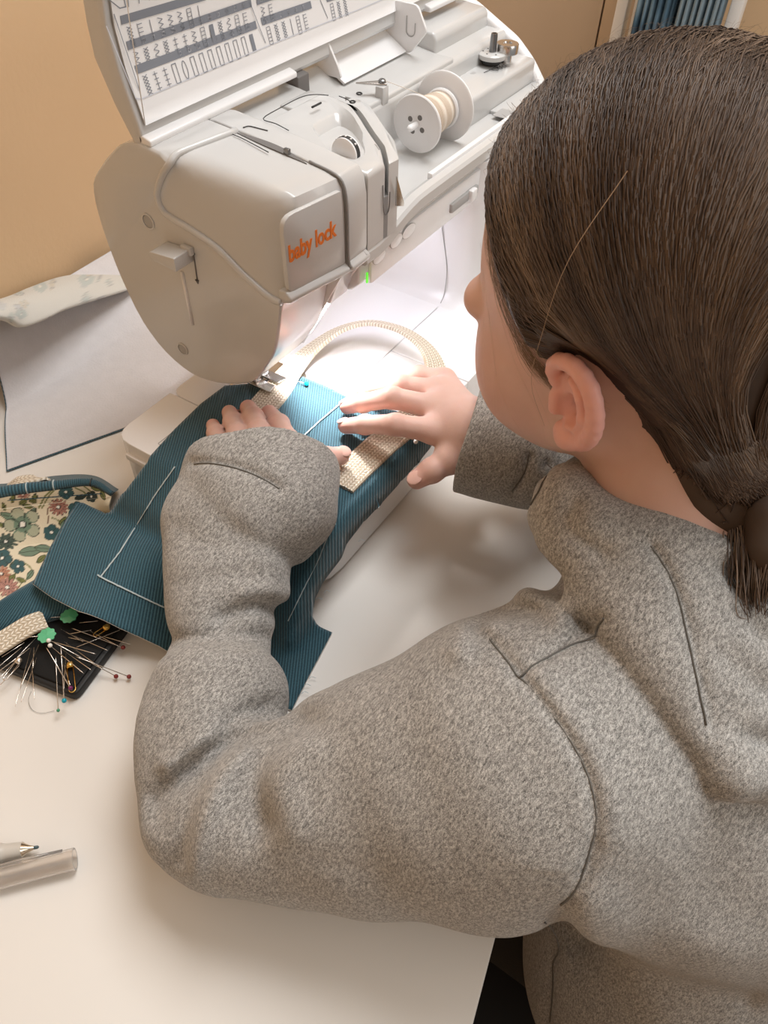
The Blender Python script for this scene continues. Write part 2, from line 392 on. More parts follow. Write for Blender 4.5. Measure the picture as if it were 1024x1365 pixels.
# rail along the front of the arm: it sweeps up from the head and runs on level
zs = [(.433, .199), (.447, .1985), (.462, .2000), (.482, .2055), (.500, .2095), (.52, .2110), (.60, .2110), (.70, .2105), (.798, .2095)]
path = catmull([(x, 0, z) for x, z in zs], 6); V = []; F = []
sec = [(.3000, .0), (.2955, -.0055), (.2925, -.0055), (.2905, -.003), (.2905, .005), (.2925, .0078), (.2985, .0085), (.3025, .0065), (.3040, .002)]
for q in path:
    for y, dz in sec: V.append((q[0], y, q[2]+dz))
k = len(sec)
for i in range(len(path)-1):
    for j in range(k): F.append((i*k+j, (i+1)*k+j, (i+1)*k+(j+1) % k, i*k+(j+1) % k))
F += [tuple(range(k)), tuple((len(path)-1)*k+j for j in range(k))[::-1]]
o = link('front_rail', mesh_from('front_rail', V, F), G_, sm); smooth_by_angle(o, 30)
bx = (on_y((580, 236), .296)[0])
box('rail_lip', (bx, .2985, .214), (.79, .3035, .2225), WH, sm, .0012)
# front buttons, reverse lever and speed slide on the control panel
for px, rx_ in (((545, 298), .0100), ((528, 312), .0085), ((505, 342), .0085)):
    q = on_y(px, .2935); ring = [(q[0]+rx_*math.cos(t), .2940, q[2]+.0052*math.sin(t)) for t in np.linspace(0, 2*np.pi, 25)]
    q2 = [max(.1765, min(.194, q[2]))]; ring = [(r[0], r[1], r[2]-q[2]+q2[0]) for r in ring]
    bt = prism('button', [(r[0], r[2]) for r in ring[:-1]], 1, .2925, .2950, WH, sm, .0006, 2)
    tube('button_outline', [(r[0], .2930, r[2]) for r in ring], .00035, 'groove', bt, 6)
box('speed_slide', (.565, .2915, .180), (.612, .2950, .188), 'groove', sm, .001)
box('slide_knob', (.594, .288, .1785), (.604, .2930, .1895), WH, sm, .0015)
box('start_lamp', (.4375, .2935, .176), (.4395, .2950, .185), 'button_green', sm, .0006)
# rear housings
prism('rear_housing', [(.388, .212), (.388, .266), (.392, .271), (.440, .274), (.455, .266), (.455, .212)], 0, .690, .792, G_, sm, .0025)
prism('rear_deck', [(.368, .21), (.368, .2555), (.385, .2555), (.408, .2585), (.430, .270), (.452, .265), (.466, .25), (.466, .21)], 0, .515, .690, G_, sm, .002)
prism('winder_block', [(.331, .210), (.331, .2335), (.333, .236), (.389, .2385), (.389, .210)], 0, .652, .792, G_, sm, .002)
prism('tray_step', [(.305, .2105), (.305, .2150), (.331, .2150), (.331, .2105)], 0, .70, .792, G_, sm, .001)
box('rating_plate', (.690, .3075, .2151), (.710, .3230, .2156), 'groove', sm, 0)
# right-hand end cap and hand wheel
cap = round_poly([(.425, .275), (.407, .271), (.388, .262), (.357, .2475), (.337, .2315), (.322, .214), (.300, .186), (.286, .14), (.262, .08), (.240, .03), (.238, .003), (.446, .003), (.474, .08), (.487, .20), (.472, .254), (.45, .272)], .006, 4)
prism('end_cap', cap, 0, .7925, .806, WH, sm, .004, 4, 40)
lathe('handwheel', [(.006, 0), (.028, .001), (.034, .006), (.034, .014), (.030, .018), (.012, .019), (.0, .019)], (.806, .37, .195), (1, 0, 0), G_, sm, 40)
# bobbin winder and stop
wpt = on((655, 84), .2385); wx, wy = wpt[0], wpt[1]
lathe('winder_collar', [(.008, 0), (.010, .002), (.010, .005)], (wx, wy, .238), (0, 0, 1), 'rubber', sm, 28)
ws = lathe('winder_seat', [(.013, .005), (.0135, .0065), (.0135, .009), (.012, .0102), (.004, .0105)], (wx, wy, .238), (0, 0, 1), G_, sm, 36)
for a in range(6): lathe('seat_hole', [(.0009, 0), (.0009, .0002)], (wx+.009*math.cos(a), wy+.009*math.sin(a), .2484), (0, 0, 1), 'print_black', ws, 10)
lathe('winder_spindle', [(.0035, .010), (.0033, .024), (.0030, .026), (.0018, .0262), (.0016, .024)], (wx, wy, .238), (0, 0, 1), 'dark_steel', sm, 20)
spt = on((676, 66), .249); sx, sy = min(spt[0], .776), spt[1]
lathe('bobbin_stop', [(.0055, .0), (.0055, .008), (.0105, .0085), (.0108, .016), (.0102, .0168), (.0045, .0168), (.004, .0155), (.0018, .016)], (sx, sy, .238), (0, 0, 1), 'steel', sm, 36)
for r_, cx_, cy_ in ((.0032, .735, .347), (.0026, .741, .345), (.0030, .744, .350), (.0022, .748, .344)):
    t = np.linspace(0, 2*np.pi, 20); tube('winding_symbol', [(cx_+r_*math.cos(a), cy_+r_*math.sin(a), .2379) for a in t], .00028, 'print_black', sm, 5)
lathe('winder_dot', [(.004, 0), (.004, .0003)], (.716, .362, .2370), (0, 0, 1), 'groove', sm, 20)
tube('winding_line', [(.722, .352, .2376), (.733, .350, .2378)], .0003, 'print_black', sm, 5)
# head --------------------------------------------------------------------------------------
X0 = .352
back = [(.419, .2795), (.436, .2755), (.449, .267), (.466, .252), (.480, .236), (.4835, .212), (.480, .180), (.474, .154), (.462, .123), (.442, .101), (.415, .090), (.388, .093), (.364, .102), (.342, .116), (.329, .135), (.319, .152), (.3125, .176), (.3085, .195)]
back = [tuple(q[:2]) for q in catmull([(y, z, 0) for y, z in back], 3)]
ridge = [(.3080, .199), (.315, .199), (.324, .202), (.342, .211), (.361, .2225), (.385, .2295), (.404, .2335), (.4105, .238), (.4120, .246), (.4090, .2535), (.4020, .264), (.394, .2725), (.402, .2775)]
full = [(.2955, .2000), (.2940, .2060), (.2932, .2180), (.2932, .2350), (.2936, .2500), (.2950, .2610), (.2990, .2672), (.3080, .2695), (.3250, .2715), (.3450, .2735), (.3700, .2760), (.3900, .2780), (.405, .2790)]
bm = bmesh.new(); rings = []
nb = len(back)
def hring(x, blend, shrink=0.0):
    pts = []
    cy, cz = .39, .18
    for (y, z) in back: pts.append((x, y+(cy-y)*shrink, z+(cz-z)*shrink))
    for r0, r1 in zip(ridge, full):
        y1 = r1[0]+max(0, .409-x)*.19*min(1, max(0, (.340-r1[0])/.045)); y = r0[0]+(y1-r0[0])*blend; z = r0[1]+(r1[1]-r0[1])*blend
        pts.append((x, y+(cy-y)*shrink*(1-blend), z+(cz-z)*shrink*(1-blend)))
    return [bm.verts.new(p) for p in pts]
rings.append(hring(X0, 0, .016)); rings.append(hring(X0+.0008, 0.03, .006))
for t in np.radians([8, 18, 30, 42, 54, 66, 78, 90]):
    rings.append(hring(X0+.0015+.020*(1-math.cos(t)), math.sin(t), 0))
rings.append(hring(.409, 1.0)); 
n = len(rings[0])
for a, b in zip(rings[:-1], rings[1:]):
    for i in range(n):
        j = (i+1) % n
        bm.faces.new((a[i], a[j], b[j], b[i]))
bm.faces.new(rings[0][::-1]); bm.faces.new(rings[-1])
# open the under-front: remove the lower front strip so that the lit inside shows, keep the end plate
o = link('head_cover', bm_mesh('head_cover', bm), G_, sm); smooth_by_angle(o, 40)
tube('cover_ridge', catmull([(X0+.0004, y, z) for y, z in ridge[:-1]]+[(X0+.007, .3925, .2768), (X0+.022, .3890, .2780), (X0+.0565, .3840, .2778)], 6), .0026, G_, sm, 10)
# neck of the head between the two joints, with its own slightly larger lip
neck = [(.2965, .2005), (.2925, .204), (.2910, .212), (.2912, .250), (.2935, .2625), (.2985, .2685), (.330, .2728), (.372, .277), (.405, .2795), (.440, .2750), (.466, .252), (.480, .236), (.4835, .212), (.474, .168), (.44, .1655), (.31, .1655)]
prism('head_neck', neck, 0, .4105, .4340, G_, sm, .0016, 3, 35)
prism('right_plate', [(.2885, .2055), (.293, .209), (.33, .209), (.420, .209), (.420, .120), (.3465, .1135), (.3454, .1136), (.3267, .1464)], 0, .4295, .4318, G_, sm, .0006)
# panel that carries the lettering, standing a little proud
pan = round_poly([(.3555, .2060), (.4080, .2080), (.4055, .2620), (.3545, .2610)], [.006, .002, .002, .010], 5)
def shear_front(o):
    for v in o.data.vertices: v.co.y += max(0, .409-v.co.x)*.19
    o.data.update(); return o
shear_front(prism('name_panel', pan, 1, .2922, .2960, G_, sm, .0006, 2))
shear_front(prism('head_lip', [(.2960, .1985), (.2890, .2010), (.2890, .2045), (.2935, .2080), (.300, .2080), (.300, .1985)], 0, .3530, .4095, G_, sm, .0012, 3))
prism('neck_lip', [(.2960, .1985), (.2880, .2010), (.2880, .2045), (.2920, .2080), (.300, .2080), (.300, .1985)], 0, .4110, .4340, G_, sm, .0012, 3)
def text(name, body, loc, size, xdir, up, m, parent, ext=.0003, sx=1.0, bold=0.0):
    cu = bpy.data.curves.new(name, 'FONT'); cu.body = body; cu.size = size; cu.extrude = ext; cu.offset = bold; cu.resolution_u = 3
    cu.space_character = .98
    tmp = bpy.data.objects.new(name, cu); COL.objects.link(tmp); bpy.context.view_layer.update()
    me = bpy.data.meshes.new_from_object(tmp.evaluated_get(bpy.context.evaluated_depsgraph_get())); bpy.data.objects.remove(tmp)
    x = Vector(xdir).normalized(); y = Vector(up).normalized(); z = x.cross(y)
    T = Matrix(((x.x*sx, y.x, z.x, loc[0]), (x.y*sx, y.y, z.y, loc[1]), (x.z*sx, y.z, z.z, loc[2]), (0, 0, 0, 1)))
    me.transform(T); return link(name, me, m, parent)
def on_panel(p):
    y = .295
    for _ in range(12): q = on_y(p, y); y = .2920+max(0, .409-q[0])*.19
    return q
ta, tb_ = on_panel((386, 350)), on_panel((449, 313)); tw_ = np.linalg.norm((tb_-ta)[:2])
lg = text('lettering', 'baby lock', (0, 0, 0), .0168, (1, 0, 0), (0, 0, 1), 'logo_orange', sm, .0002, 1.0, .0004)
bb = [v.co.x for v in lg.data.vertices]; s_ = 1/(max(bb)-min(bb)); x0_ = min(bb)
for v in lg.data.vertices:
    t = (v.co.x-x0_)*s_; v.co = (ta[0]+(tb_[0]-ta[0])*t, v.co.y+ta[1]+(tb_[1]-ta[1])*t, v.co.z+ta[2]+(tb_[2]-ta[2])*t)
lg['label'] = 'orange brand lettering'
# end-face details: screws, threader slot and lever, small arrow print
for p, r_ in (((198, 295), .0060), ((244, 465), .0056)):
    q = on_x(p, X0); sc_ = lathe('screw_well', [(r_, -.0004), (r_, .0008), (r_*.82, .0010), (r_*.80, .0001), (.0005, .0001)], (X0, q[1], q[2]), (-1, 0, 0), 'machine_grey', sm, 28)
    lathe('screw', [(r_*.78, .0), (r_*.78, .0003), (r_*.5, .0006), (.0004, .0005)], (X0-.0001, q[1], q[2]), (-1, 0, 0), 'groove', sc_, 24)
s0 = on_x((243, 362), X0); s1 = on_x((257, 432), X0)
tube('threader_slot', [(X0-.0001, s0[1], s0[2]), (X0-.0001, s1[1], s1[2])], .0016, 'machine_white', sm, 10)
lv = on_x((229, 344), X0-.008)
poly = round_poly([(lv[1]-.0135, lv[2]-.002), (lv[1]+.0125, lv[2]+.0005), (lv[1]+.0125, lv[2]+.006), (lv[1]-.0135, lv[2]+.0085)], [.001, .004, .004, .001])
prism('threader_lever', poly, 0, X0-.018, X0-.0005, G_, sm, .0015, 3)
box('lever_stem', (X0-.004, lv[1]-.016, lv[2]+.004), (X0-.0001, lv[1]-.006, lv[2]+.0105), G_, sm, .001)
a0 = on_x((258, 338), X0-.0002); a1 = on_x((263, 373), X0-.0002)
ar = tube('arrow_print', [a0, (a0+a1)/2, a1], .00055, 'machine_seam', sm, 6)
lathe('arrow_head', [(.0017, 0), (.0002, .0035)], a1, (0, 0, -1), 'machine_seam', ar, 8)
lathe('arrow_dot', [(.0013, 0), (.0013, .0002)], (X0, a0[1], a0[2]), (-1, 0, 0), 'machine_seam', ar, 12)
# inside of the head: white back shade, lamp, needle bar, presser bar, foot
prism('inner_shade', [(.345, .122), (.352, .1665), (.300, .1960), (.2985, .1925), (.338, .119)], 0, .4094, .4106, 'machine_white', sm, .0003)
NX, NY = .398, .3775
lamp_b = prism('lamp_lens', round_poly([(.4125, .314), (.4280, .314), (.4280, .346), (.4125, .346)], .003), 2, .1625, .1660, 'lens', sm, .001)
tube('needle_bar', [(NX, NY, .20), (NX, NY, .108)], .0030, 'steel', sm, 16)
box('needle_clamp', (NX-.0045, NY-.005, .104), (NX+.0045, NY+.005, .114), 'steel', sm, .0012)
lathe('clamp_screw', [(.0035, 0), (.0035, .007), (.002, .008)], (NX+.004, NY, .109), (1, 0, 0), 'dark_steel', sm, 14)
tube('needle', [(NX, NY, .108), (NX, NY, .075), (NX, NY, .0665)], [.0009, .0007, .0002], 'steel', sm, 8)
tube('presser_bar', [(NX-.012, NY+.010, .20), (NX-.012, NY+.010, .092)], .0032, 'steel', sm, 16)
ft = box('foot_shank', (NX-.017, NY-.002, .083), (NX-.006, NY+.013, .100), 'steel', sm, .0015)
lathe('shank_screw', [(.0045, 0), (.0048, .001), (.0048, .006), (.003, .0072)], (NX-.017, NY+.006, .0925), (-1, 0, 0), 'dark_steel', sm, 18)
prism('presser_foot', round_poly([(NX-.012, NY-.018), (NX-.002, NY-.016), (NX-.002, NY+.004), (NX+.002, NY+.004), (NX+.002, NY-.016), (NX+.012, NY-.018), (NX+.012, NY+.012), (NX-.012, NY+.012)], .0015), 2, .0715, .0735, 'steel', sm, .0006)
box('foot_ankle', (NX-.010, NY-.001, .0735), (NX+.008, NY+.008, .083), 'steel', sm, .0012)
tube('foot_pin', [(NX-.012, NY+.003, .0765), (NX+.012, NY+.003, .0765)], .0012, 'dark_steel', sm, 8)
np_ = prism('needle_plate', round_poly([(.368, .352), (.432, .352), (.432, .402), (.368, .402)], .006), 2, BT-.0005, BT+.0008, 'steel', sm, .0004)
for i in range(6): box('guide_mark', (.4315-.012, .360+i*.009, BT+.0007), (.4315-.003, .3605+i*.009, BT+.0009), 'print_black', np_, 0)
prism('bobbin_cover', round_poly([(.385, .3155), (.4275, .3155), (.4275, .3505), (.385, .3505)], .004), 2, BT-.0005, BT+.0004, 'machine_white', sm, .0002)
box('cover_catch', (.413, .326, BT-.0002), (.424, .3295, BT+.0006), WH, sm, .0002)
# ------------------------------------------------------------------ top of the machine
mat('seam_grey', (.26, .26, .26), .6, var=.03)
mat('arm_lens', (.95, .96, 1.0), .3, emit=(.9, .92, 1.0, 1.2))
# raised guide housing between head and spool tray, with a thread slot in its right shoulder
def ztop(y): return float(np.interp(y, [.293, .30, .345, .405, .44], [.262, .2685, .274, .279, .2755]))
def plan_block(name, poly, z0, zf, bev, parent=sm, m=G_):
    bm = bmesh.new(); A = [bm.verts.new((x, y, z0)) for x, y in poly]; Bt = [bm.verts.new((x, y, zf(y))) for x, y in poly]; k = len(poly)
    bm.faces.new(A[::-1]); tf = bm.faces.new(Bt)
    for i in range(k): bm.faces.new((A[i], A[(i+1) % k], Bt[(i+1) % k], Bt[i]))
    bmesh.ops.recalc_face_normals(bm, faces=bm.faces); te = [e for e in bm.edges if all(v in Bt for v in e.verts)]
    bevel(bm, bev, 4, edges=te); return bm_mesh(name, bm)
hcurve = catmull([(.4560, .2912, 0), (.4650, .3010, 0), (.4790, .3200, 0), (.4960, .3420, 0), (.5065, .3600, 0), (.5095, .3850, 0)], 5)[:, :2]
hp_ = [(.4345, .3850), (.4345, .2912)]+[tuple(q) for q in hcurve]
zt2 = lambda y: float(np.interp(y, [.2912, .300, .345, .386], [.2620, .2685, .2735, .2745]))
hm = plan_block('guide_housing', hp_, .206, zt2, .0035)
# cut the dial well out of the housing
well = [on(p, .274)[:2] for p in ((408, 154), (428, 143), (447, 134), (468, 143), (483, 160), (489, 178), (482, 192), (464, 200), (448, 196), (430, 180))]
well = [np.array([min(q[0], float(np.interp(q[1], hcurve[:, 1], hcurve[:, 0]))-.0045), q[1]]) for q in well]
wc = np.mean(well, axis=0); wcd = np.array([.4515, .3200])
bm = bmesh.new(); rg = []
for sc_, z in ((1.12, .290), (1.0, .2752), (.93, .2700), (.80, .2640)):
    c_ = wc*(1 if sc_ > .95 else .5)+wcd*(0 if sc_ > .95 else .5); rg.append([bm.verts.new((*(c_+(q-wc)*sc_), z)) for q in round_poly(well, .006, 4)])
for a_, b_ in zip(rg[:-1], rg[1:]):
    for i in range(len(a_)): bm.faces.new((a_[i], a_[(i+1) % len(a_)], b_[(i+1) % len(a_)], b_[i]))
bm.faces.new(rg[0]); bm.faces.new(rg[-1][::-1])
cutter = link('cutter', bm_mesh('cutter', bm)); hobj = link('guide_housing', hm, G_, sm)
md = hobj.modifiers.new('cut', 'BOOLEAN'); md.operation = 'DIFFERENCE'; md.object = cutter; md.solver = 'EXACT'
bpy.context.view_layer.update(); me2 = bpy.data.meshes.new_from_object(hobj.evaluated_get(bpy.context.evaluated_depsgraph_get()))
hobj.modifiers.clear(); hobj.data = me2; bpy.data.objects.remove(cutter); smooth_by_angle(hobj, 32)
so = hcurve+np.array([.0042, -.0006]); s2 = hcurve+np.array([.0160, -.0012]); so[-1] = (.5140, .368); so[-2] = (.5110, .360); s2[-1] = (.524, .368); s2[-2] = (.522, .360)
shp = [tuple(q) for q in so]+[tuple(q) for q in s2[::-1]]
zt3 = lambda y: float(np.interp(y, [.2900, .300, .345, .368], [.2600, .2675, .2720, .2690]))
shd = link('guide_shoulder', plan_block('guide_shoulder', shp, .206, zt3, .0030), G_, sm); smooth_by_angle(shd, 32)
sl_ = [tuple(q) for q in hcurve[:-2]-np.array([.0005, 0])]+[tuple(q) for q in (so-np.array([-.0005, 0]))[:-2][::-1]]
link('slot_floor', plan_block('slot_floor', sl_, .206, lambda y: .238, .0002), 'seam_grey', sm)
prism('rear_shelf', [(.384, .21), (.384, .262), (.394, .268), (.410, .2700), (.430, .272), (.452, .262), (.466, .25), (.466, .21)], 0, .4345, .5155, G_, sm, .002)
prism('rear_step', [(.384, .25), (.384, .2690), (.390, .2705), (.402, .2705), (.402, .25)], 0, .478, .5155, G_, sm, .0018)
# metal cutter blade standing out of the shoulder
prism('thread_cutter', [(.4625, .2525), (.4632, .2300), (.4735, .2260), (.4738, .2285)], 1, .2850, .2862, 'steel', sm, .0002)
tube('slot_outline', catmull([(.4530, .2906, .2480), (.4532, .2902, .2320), (.4550, .2902, .2262), (.4575, .2902, .2245), (.4605, .2902, .2262), (.4618, .2902, .232), (.4620, .2904, .2400)], 5), .0004, 'machine_seam', sm, 6)
# tension dial in its well
wl = [(.300, .0), (.300, .0)]
dwx, dwy = .4535, .3215
dl = lathe('tension_dial', [(.0085, -.0042), (.0105, -.0032), (.0105, .0032), (.0085, .0042)], (.4500, .3200, .2650), (1, 0, 0), 'machine_white', sm, 36)
lathe('dial_band', [(.0107, -.0018), (.0108, 0), (.0107, .0018)], (.4500, .3200, .2650), (1, 0, 0), 'print_black', dl, 36)
for i in range(5):
    a = math.radians(40+i*24); box('dial_mark', (.4492, .32+.0107*math.cos(a)-.0005, .265+.0107*math.sin(a)-.0005), (.4508, .32+.0107*math.cos(a)+.0005, .265+.0107*math.sin(a)+.0005), WH, dl, 0)
# take-up lever slot: dark lens-shaped opening on top, its lever inside
p_a, p_b = on((325, 180), .2762), on((392, 212), .2705)
ring_ = [(.4070+.0052*math.sin(math.pi*t), .384-.062*t) for t in np.linspace(0, 1, 13)]+[(.4070-.0012*math.sin(math.pi*t), .384-.062*t) for t in np.linspace(1, 0, 13)][1:-1]
V_ = [(x, y, ztop(y)+.0006) for x, y in ring_]+[(x, y, ztop(y)-.006) for x, y in ring_]; k_ = len(ring_)
link('take_up_slot', mesh_from('take_up_slot', V_, [tuple(range(k_)), tuple(range(2*k_-1, k_-1, -1))]+[(i, k_+i, k_+(i+1) % k_, (i+1) % k_) for i in range(k_)]), 'machine_seam', sm)
box('take_up_lever', (.4066, .3370, .266), (.4096, .3415, .2772), 'dark_steel', sm, .0006)
tube('neck_joint', catmull([(.4098, .322, .2722), (.4098, .3005, .2690), (.4098, .2935, .262), (.4098, .2915, .245), (.4098, .2912, .215), (.4100, .2900, .2035)], 5), .0010, 'seam_grey', sm, 6)
# printed thread-path lines on top
def top_line(px, name='thread_line', r=.00035):
    pts = []
    for p in px:
        z = .275
        for _ in range(6): q = on(p, z); z = ztop(q[1])+.0012
        pts.append(q)
    return tube(name, catmull(pts, 4) if len(pts) > 2 else pts, r, 'print_black', sm, 5)
top_line([(310, 179), (322, 184), (345, 196), (358, 203)]); top_line([(324, 170), (332, 168), (345, 171), (357, 174)])
top_line([(385, 174), (368, 165), (351, 158), (375, 143), (400, 130), (418, 126), (438, 127)]); top_line([(452, 128), (462, 132), (468, 136)])
top_line([(416, 143), (428, 137)], r=.0008)
for p in ((470, 137), (479, 126)):
    q = on(p, .2745); t = np.linspace(0, 2*np.pi, 16)
    tube('thread_number', [(q[0]+.0020*math.cos(a), q[1]+.0020*math.sin(a), .2752) for a in t], .0006, 'print_black', sm, 5)
# thread guide clip (bent metal) on the shelf
c0 = on((474, 105), .268); c1 = on((508, 118), .262)
prism('guide_clip', [(c0[0], c0[1]), (c0[0]+.003, c0[1]-.008), (c1[0]+.003, c1[1]-.004), (c1[0]+.010, c1[1]+.002), (c1[0]+.006, c1[1]+.006)], 2, .2640, .2655, 'steel', sm, .0003)
lathe('clip_screw', [(.003, 0), (.003, .002), (.002, .0028)], (c1[0]+.003, c1[1]+.001, .2655), (0, 0, 1), 'dark_steel', sm, 16)
box('clip_post', (c1[0]-.003, c1[1]-.004, .250), (c1[0]+.006, c1[1]+.004, .2640), G_, sm, .001)
# ------------------------------------------------------------------ lid, standing open
inner = [(.4165, .2810), (.4178, .2901), (.4215, .305), (.4258, .3222), (.4281, .3479), (.4262, .3603), (.4225, .385), (.4150, .410), (.4040, .430)]
outer = [(.4085, .437), (.4215, .420), (.4340, .395), (.4445, .3620), (.4466, .3456), (.4468, .3256), (.4375, .2999), (.4290, .2830), (.4255, .2765), (.4185, .2775)]
bm = bmesh.new()
poly = inner+outer
A = [bm.verts.new((.3535, y, z)) for y, z in poly]; Bv = [bm.verts.new((.792, y, z)) for y, z in poly]
bm.faces.new(A); bm.faces.new(Bv[::-1])
for i in range(len(poly)): bm.faces.new((A[i], Bv[i], Bv[(i+1) % len(poly)], A[(i+1) % len(poly)]))
bmesh.ops.recalc_face_normals(bm, faces=bm.faces); bevel(bm, .0016, 3, 40)
o = link('lid', bm_mesh('lid', bm), G_, sm); smooth_by_angle(o, 35); lid = o
# inner face as a function of height
IZ = [p[1] for p in inner]; IY = [p[0] for p in inner]
def lid_y(z): return float(np.interp(z, IZ, IY))
zz = np.linspace(.290, .424, 18); xx = np.array([.3575, .78])
Gd = np.array([[(x, lid_y(z)-.0012, z) for x in np.linspace(.3575, .786, 20)] for z in zz])
grid_obj('lid_lining', Gd, WH, lid, .0010)
Hs = prism('hinge_strip', [(.4100, .2785), (.4100, .2825), (.4165, .2845), (.4205, .2845), (.4205, .2785)], 0, .3535, .5125, WH, lid, .0012)
prism('hinge_strip', [(.4100, .2785), (.4100, .2825), (.4165, .2845), (.4205, .2845), (.4205, .2785)], 0, .715, .792, WH, lid, .0012)
prism('hinge', [(.412, .262), (.412, .277), (.432, .280), (.432, .262)], 0, .5155, .5300, 'machine_seam', lid, .001)
# stitch chart printed on the lid lining ----------------------------------------------------
def lid_hit(p):
    z = .33
    for _ in range(25): q = on_y(p, lid_y(z)-.0026); z = .5*z+.5*q[2]
    return on_y(p, lid_y(z)-.0026)
def lid_pt(x, z, lift=.0026): return (x, lid_y(z)-lift, z)
CV = {'print_grey': ([], []), 'print_pale': ([], [])}
def c_quad(m, a, b, c, d):
    V, Fq = CV[m]; k = len(V); V += [a, b, c, d]; Fq.append((k, k+1, k+2, k+3))
def c_line(m, pts, w):
    for (x0, z0), (x1, z1) in zip(pts[:-1], pts[1:]):
        d = np.array([x1-x0, z1-z0]); l = np.linalg.norm(d)
        if l < 1e-7: continue
        nrm = np.array([-d[1], d[0]])/l*w/2; e = d/l*w*.3
        c_quad(m, lid_pt(x0-e[0]+nrm[0], z0-e[1]+nrm[1]), lid_pt(x0-e[0]-nrm[0], z0-e[1]-nrm[1]), lid_pt(x1+e[0]-nrm[0], z1+e[1]-nrm[1]), lid_pt(x1+e[0]+nrm[0], z1+e[1]+nrm[1]))
def stitch(kind, x, z0, z1, w, m='print_grey'):
    L_ = .00042; n = 5; h = (z0-z1)
    if kind == 0: c_line(m, [(x+(w if i % 2 else -w), z0-h*i/8) for i in range(9)], L_)
    elif kind == 1: c_line(m, [(x, z0), (x, z1)], L_*1.3)
    elif kind == 2:
        for s in (1, -1): c_line(m, [(x+s*(w if i % 2 else -w), z0-h*i/6) for i in range(7)], L_)
    elif kind == 3:
        c_line(m, [(x-w, z0), (x-w, z1), (x+w, z1), (x+w, z0), (x-w, z0)], L_*1.2)
    elif kind == 4:
        c_line(m, [(x-w, z0), (x-w, z1)], L_)
        for i in range(5): c_line(m, [(x-w, z0-h*(i+.2)/5), (x+w, z0-h*(i+.2)/5)], L_)
    elif kind == 5: c_line(m, [(x+w*math.sin(t), z0-h*t/20) for t in np.linspace(0, 20, 30)], L_)
    elif kind == 6:
        for s in (-1, 1): c_line(m, [(x+s*w, z0), (x+s*w, z1)], L_)
        for i in range(6): c_line(m, [(x-w, z0-h*i/5), (x+w, z0-h*i/5)], L_)
    elif kind == 7:
        for i in range(4):
            zc = z0-h*(i+.5)/4; c_line(m, [(x-w, zc), (x+w, zc)], L_)
        c_line(m, [(x, z0), (x, z1)], L_)
    elif kind == 8: c_line(m, [(x+w*math.cos(t), (z0+z1)/2+h*.48*math.sin(t)) for t in np.linspace(0, 2*np.pi, 17)], L_*1.2)
    elif kind == 9: c_quad(m, lid_pt(x-w, z0), lid_pt(x-w, z1), lid_pt(x+w, z1), lid_pt(x+w, z0))
bars = [((162, 33), (275, 0)), ((171, 67), (336, 9)), ((183, 99), (343, 38)), ((343, 7), (372, -3)), ((350, 34), (416, 11)), ((436, 3), (470, -8))]
kinds = [[1, 1, 1, 1, 0, 8, 1, 5, 7, 3, 8, 0, 2, 6], [2, 4, 1, 0, 0, 0, 6, 1, 1, 1, 5, 0, 9, 5], [0, 2, 5, 2, 7, 7, 0, 6, 9, 2, 5, 6, 4, 7, 9, 6, 2], [2, 7, 7, 3, 8, 3, 3, 3, 3, 3, 3, 3, 9, 9, 8, 8], [0, 4, 9, 7, 5, 7, 5, 0], [6, 2, 2, 1, 6, 4, 5, 7, 0]]
top_marks = [lid_hit(p) for p, _ in bars]
for bi, (pa, pb) in enumerate(bars):
    a = lid_hit(pa); b = lid_hit(pb); wbar = .0047
    z_of = lambda x: a[2]+(b[2]-a[2])*(x-a[0])/(b[0]-a[0])
    nseg = 24; xs = np.linspace(a[0], b[0], nseg+1)
    for x0, x1 in zip(xs[:-1], xs[1:]):
        c_quad('print_grey', lid_pt(x0, z_of(x0)+wbar), lid_pt(x0, z_of(x0)), lid_pt(x1, z_of(x1)), lid_pt(x1, z_of(x1)+wbar))
    pitch = .0088; nm = int((b[0]-a[0])/pitch)
    kk = kinds[[1, 2, 3, 4, 5, 5][bi] if bi < 5 else 5]
    for i in range(nm):
        x = a[0]+pitch*(i+.6); zc = z_of(x)
        c_line('print_pale', [(x-.0012, zc+.0014), (x-.0012, zc+.0033), (x+.0010, zc+.0033), (x+.0010, zc+.0014), (x-.0012, zc+.0014)], .0005)
        stitch(kk[i % len(kk)], x, zc-.0018, zc-.0128, .0019)
a = lid_hit((162, 33)); 
for i in range(24): stitch(kinds[0][i % 14], a[0]+.0088*(i+.9), a[2]+.0185, a[2]+.0080, .0017)
for pa, pb in (((152, 19), (187, 123)), ((332, 0), (354, 57)), ((427, 0), (437, 24))):
    q0, q1 = lid_hit(pa), lid_hit(pb); c_line('print_grey', [(q0[0], q0[2]), (q1[0], q1[2])], .0006)
q0, q1, q2, q3 = [lid_hit(p) for p in ((146, 0), (160, 11), (168, 9), (165, -4))]
c_line('print_grey', [(q0[0], q0[2]), (q1[0], q1[2]), (q2[0], q2[2]), (q3[0], q3[2])], .0006)
fr = [lid_hit(p) for p in ((142, 35), (181, 131), (188, 132), (372, 55), (480, 12), (640, -55))]
c_line('print_pale', [(q[0], q[2]) for q in fr], .0007)
ch = None
for k_, nm_ in (('print_grey', 'stitch_chart'), ('print_pale', 'chart_figures')):
    ch = link(nm_, mesh_from(nm_, *CV[k_]), k_, lid)
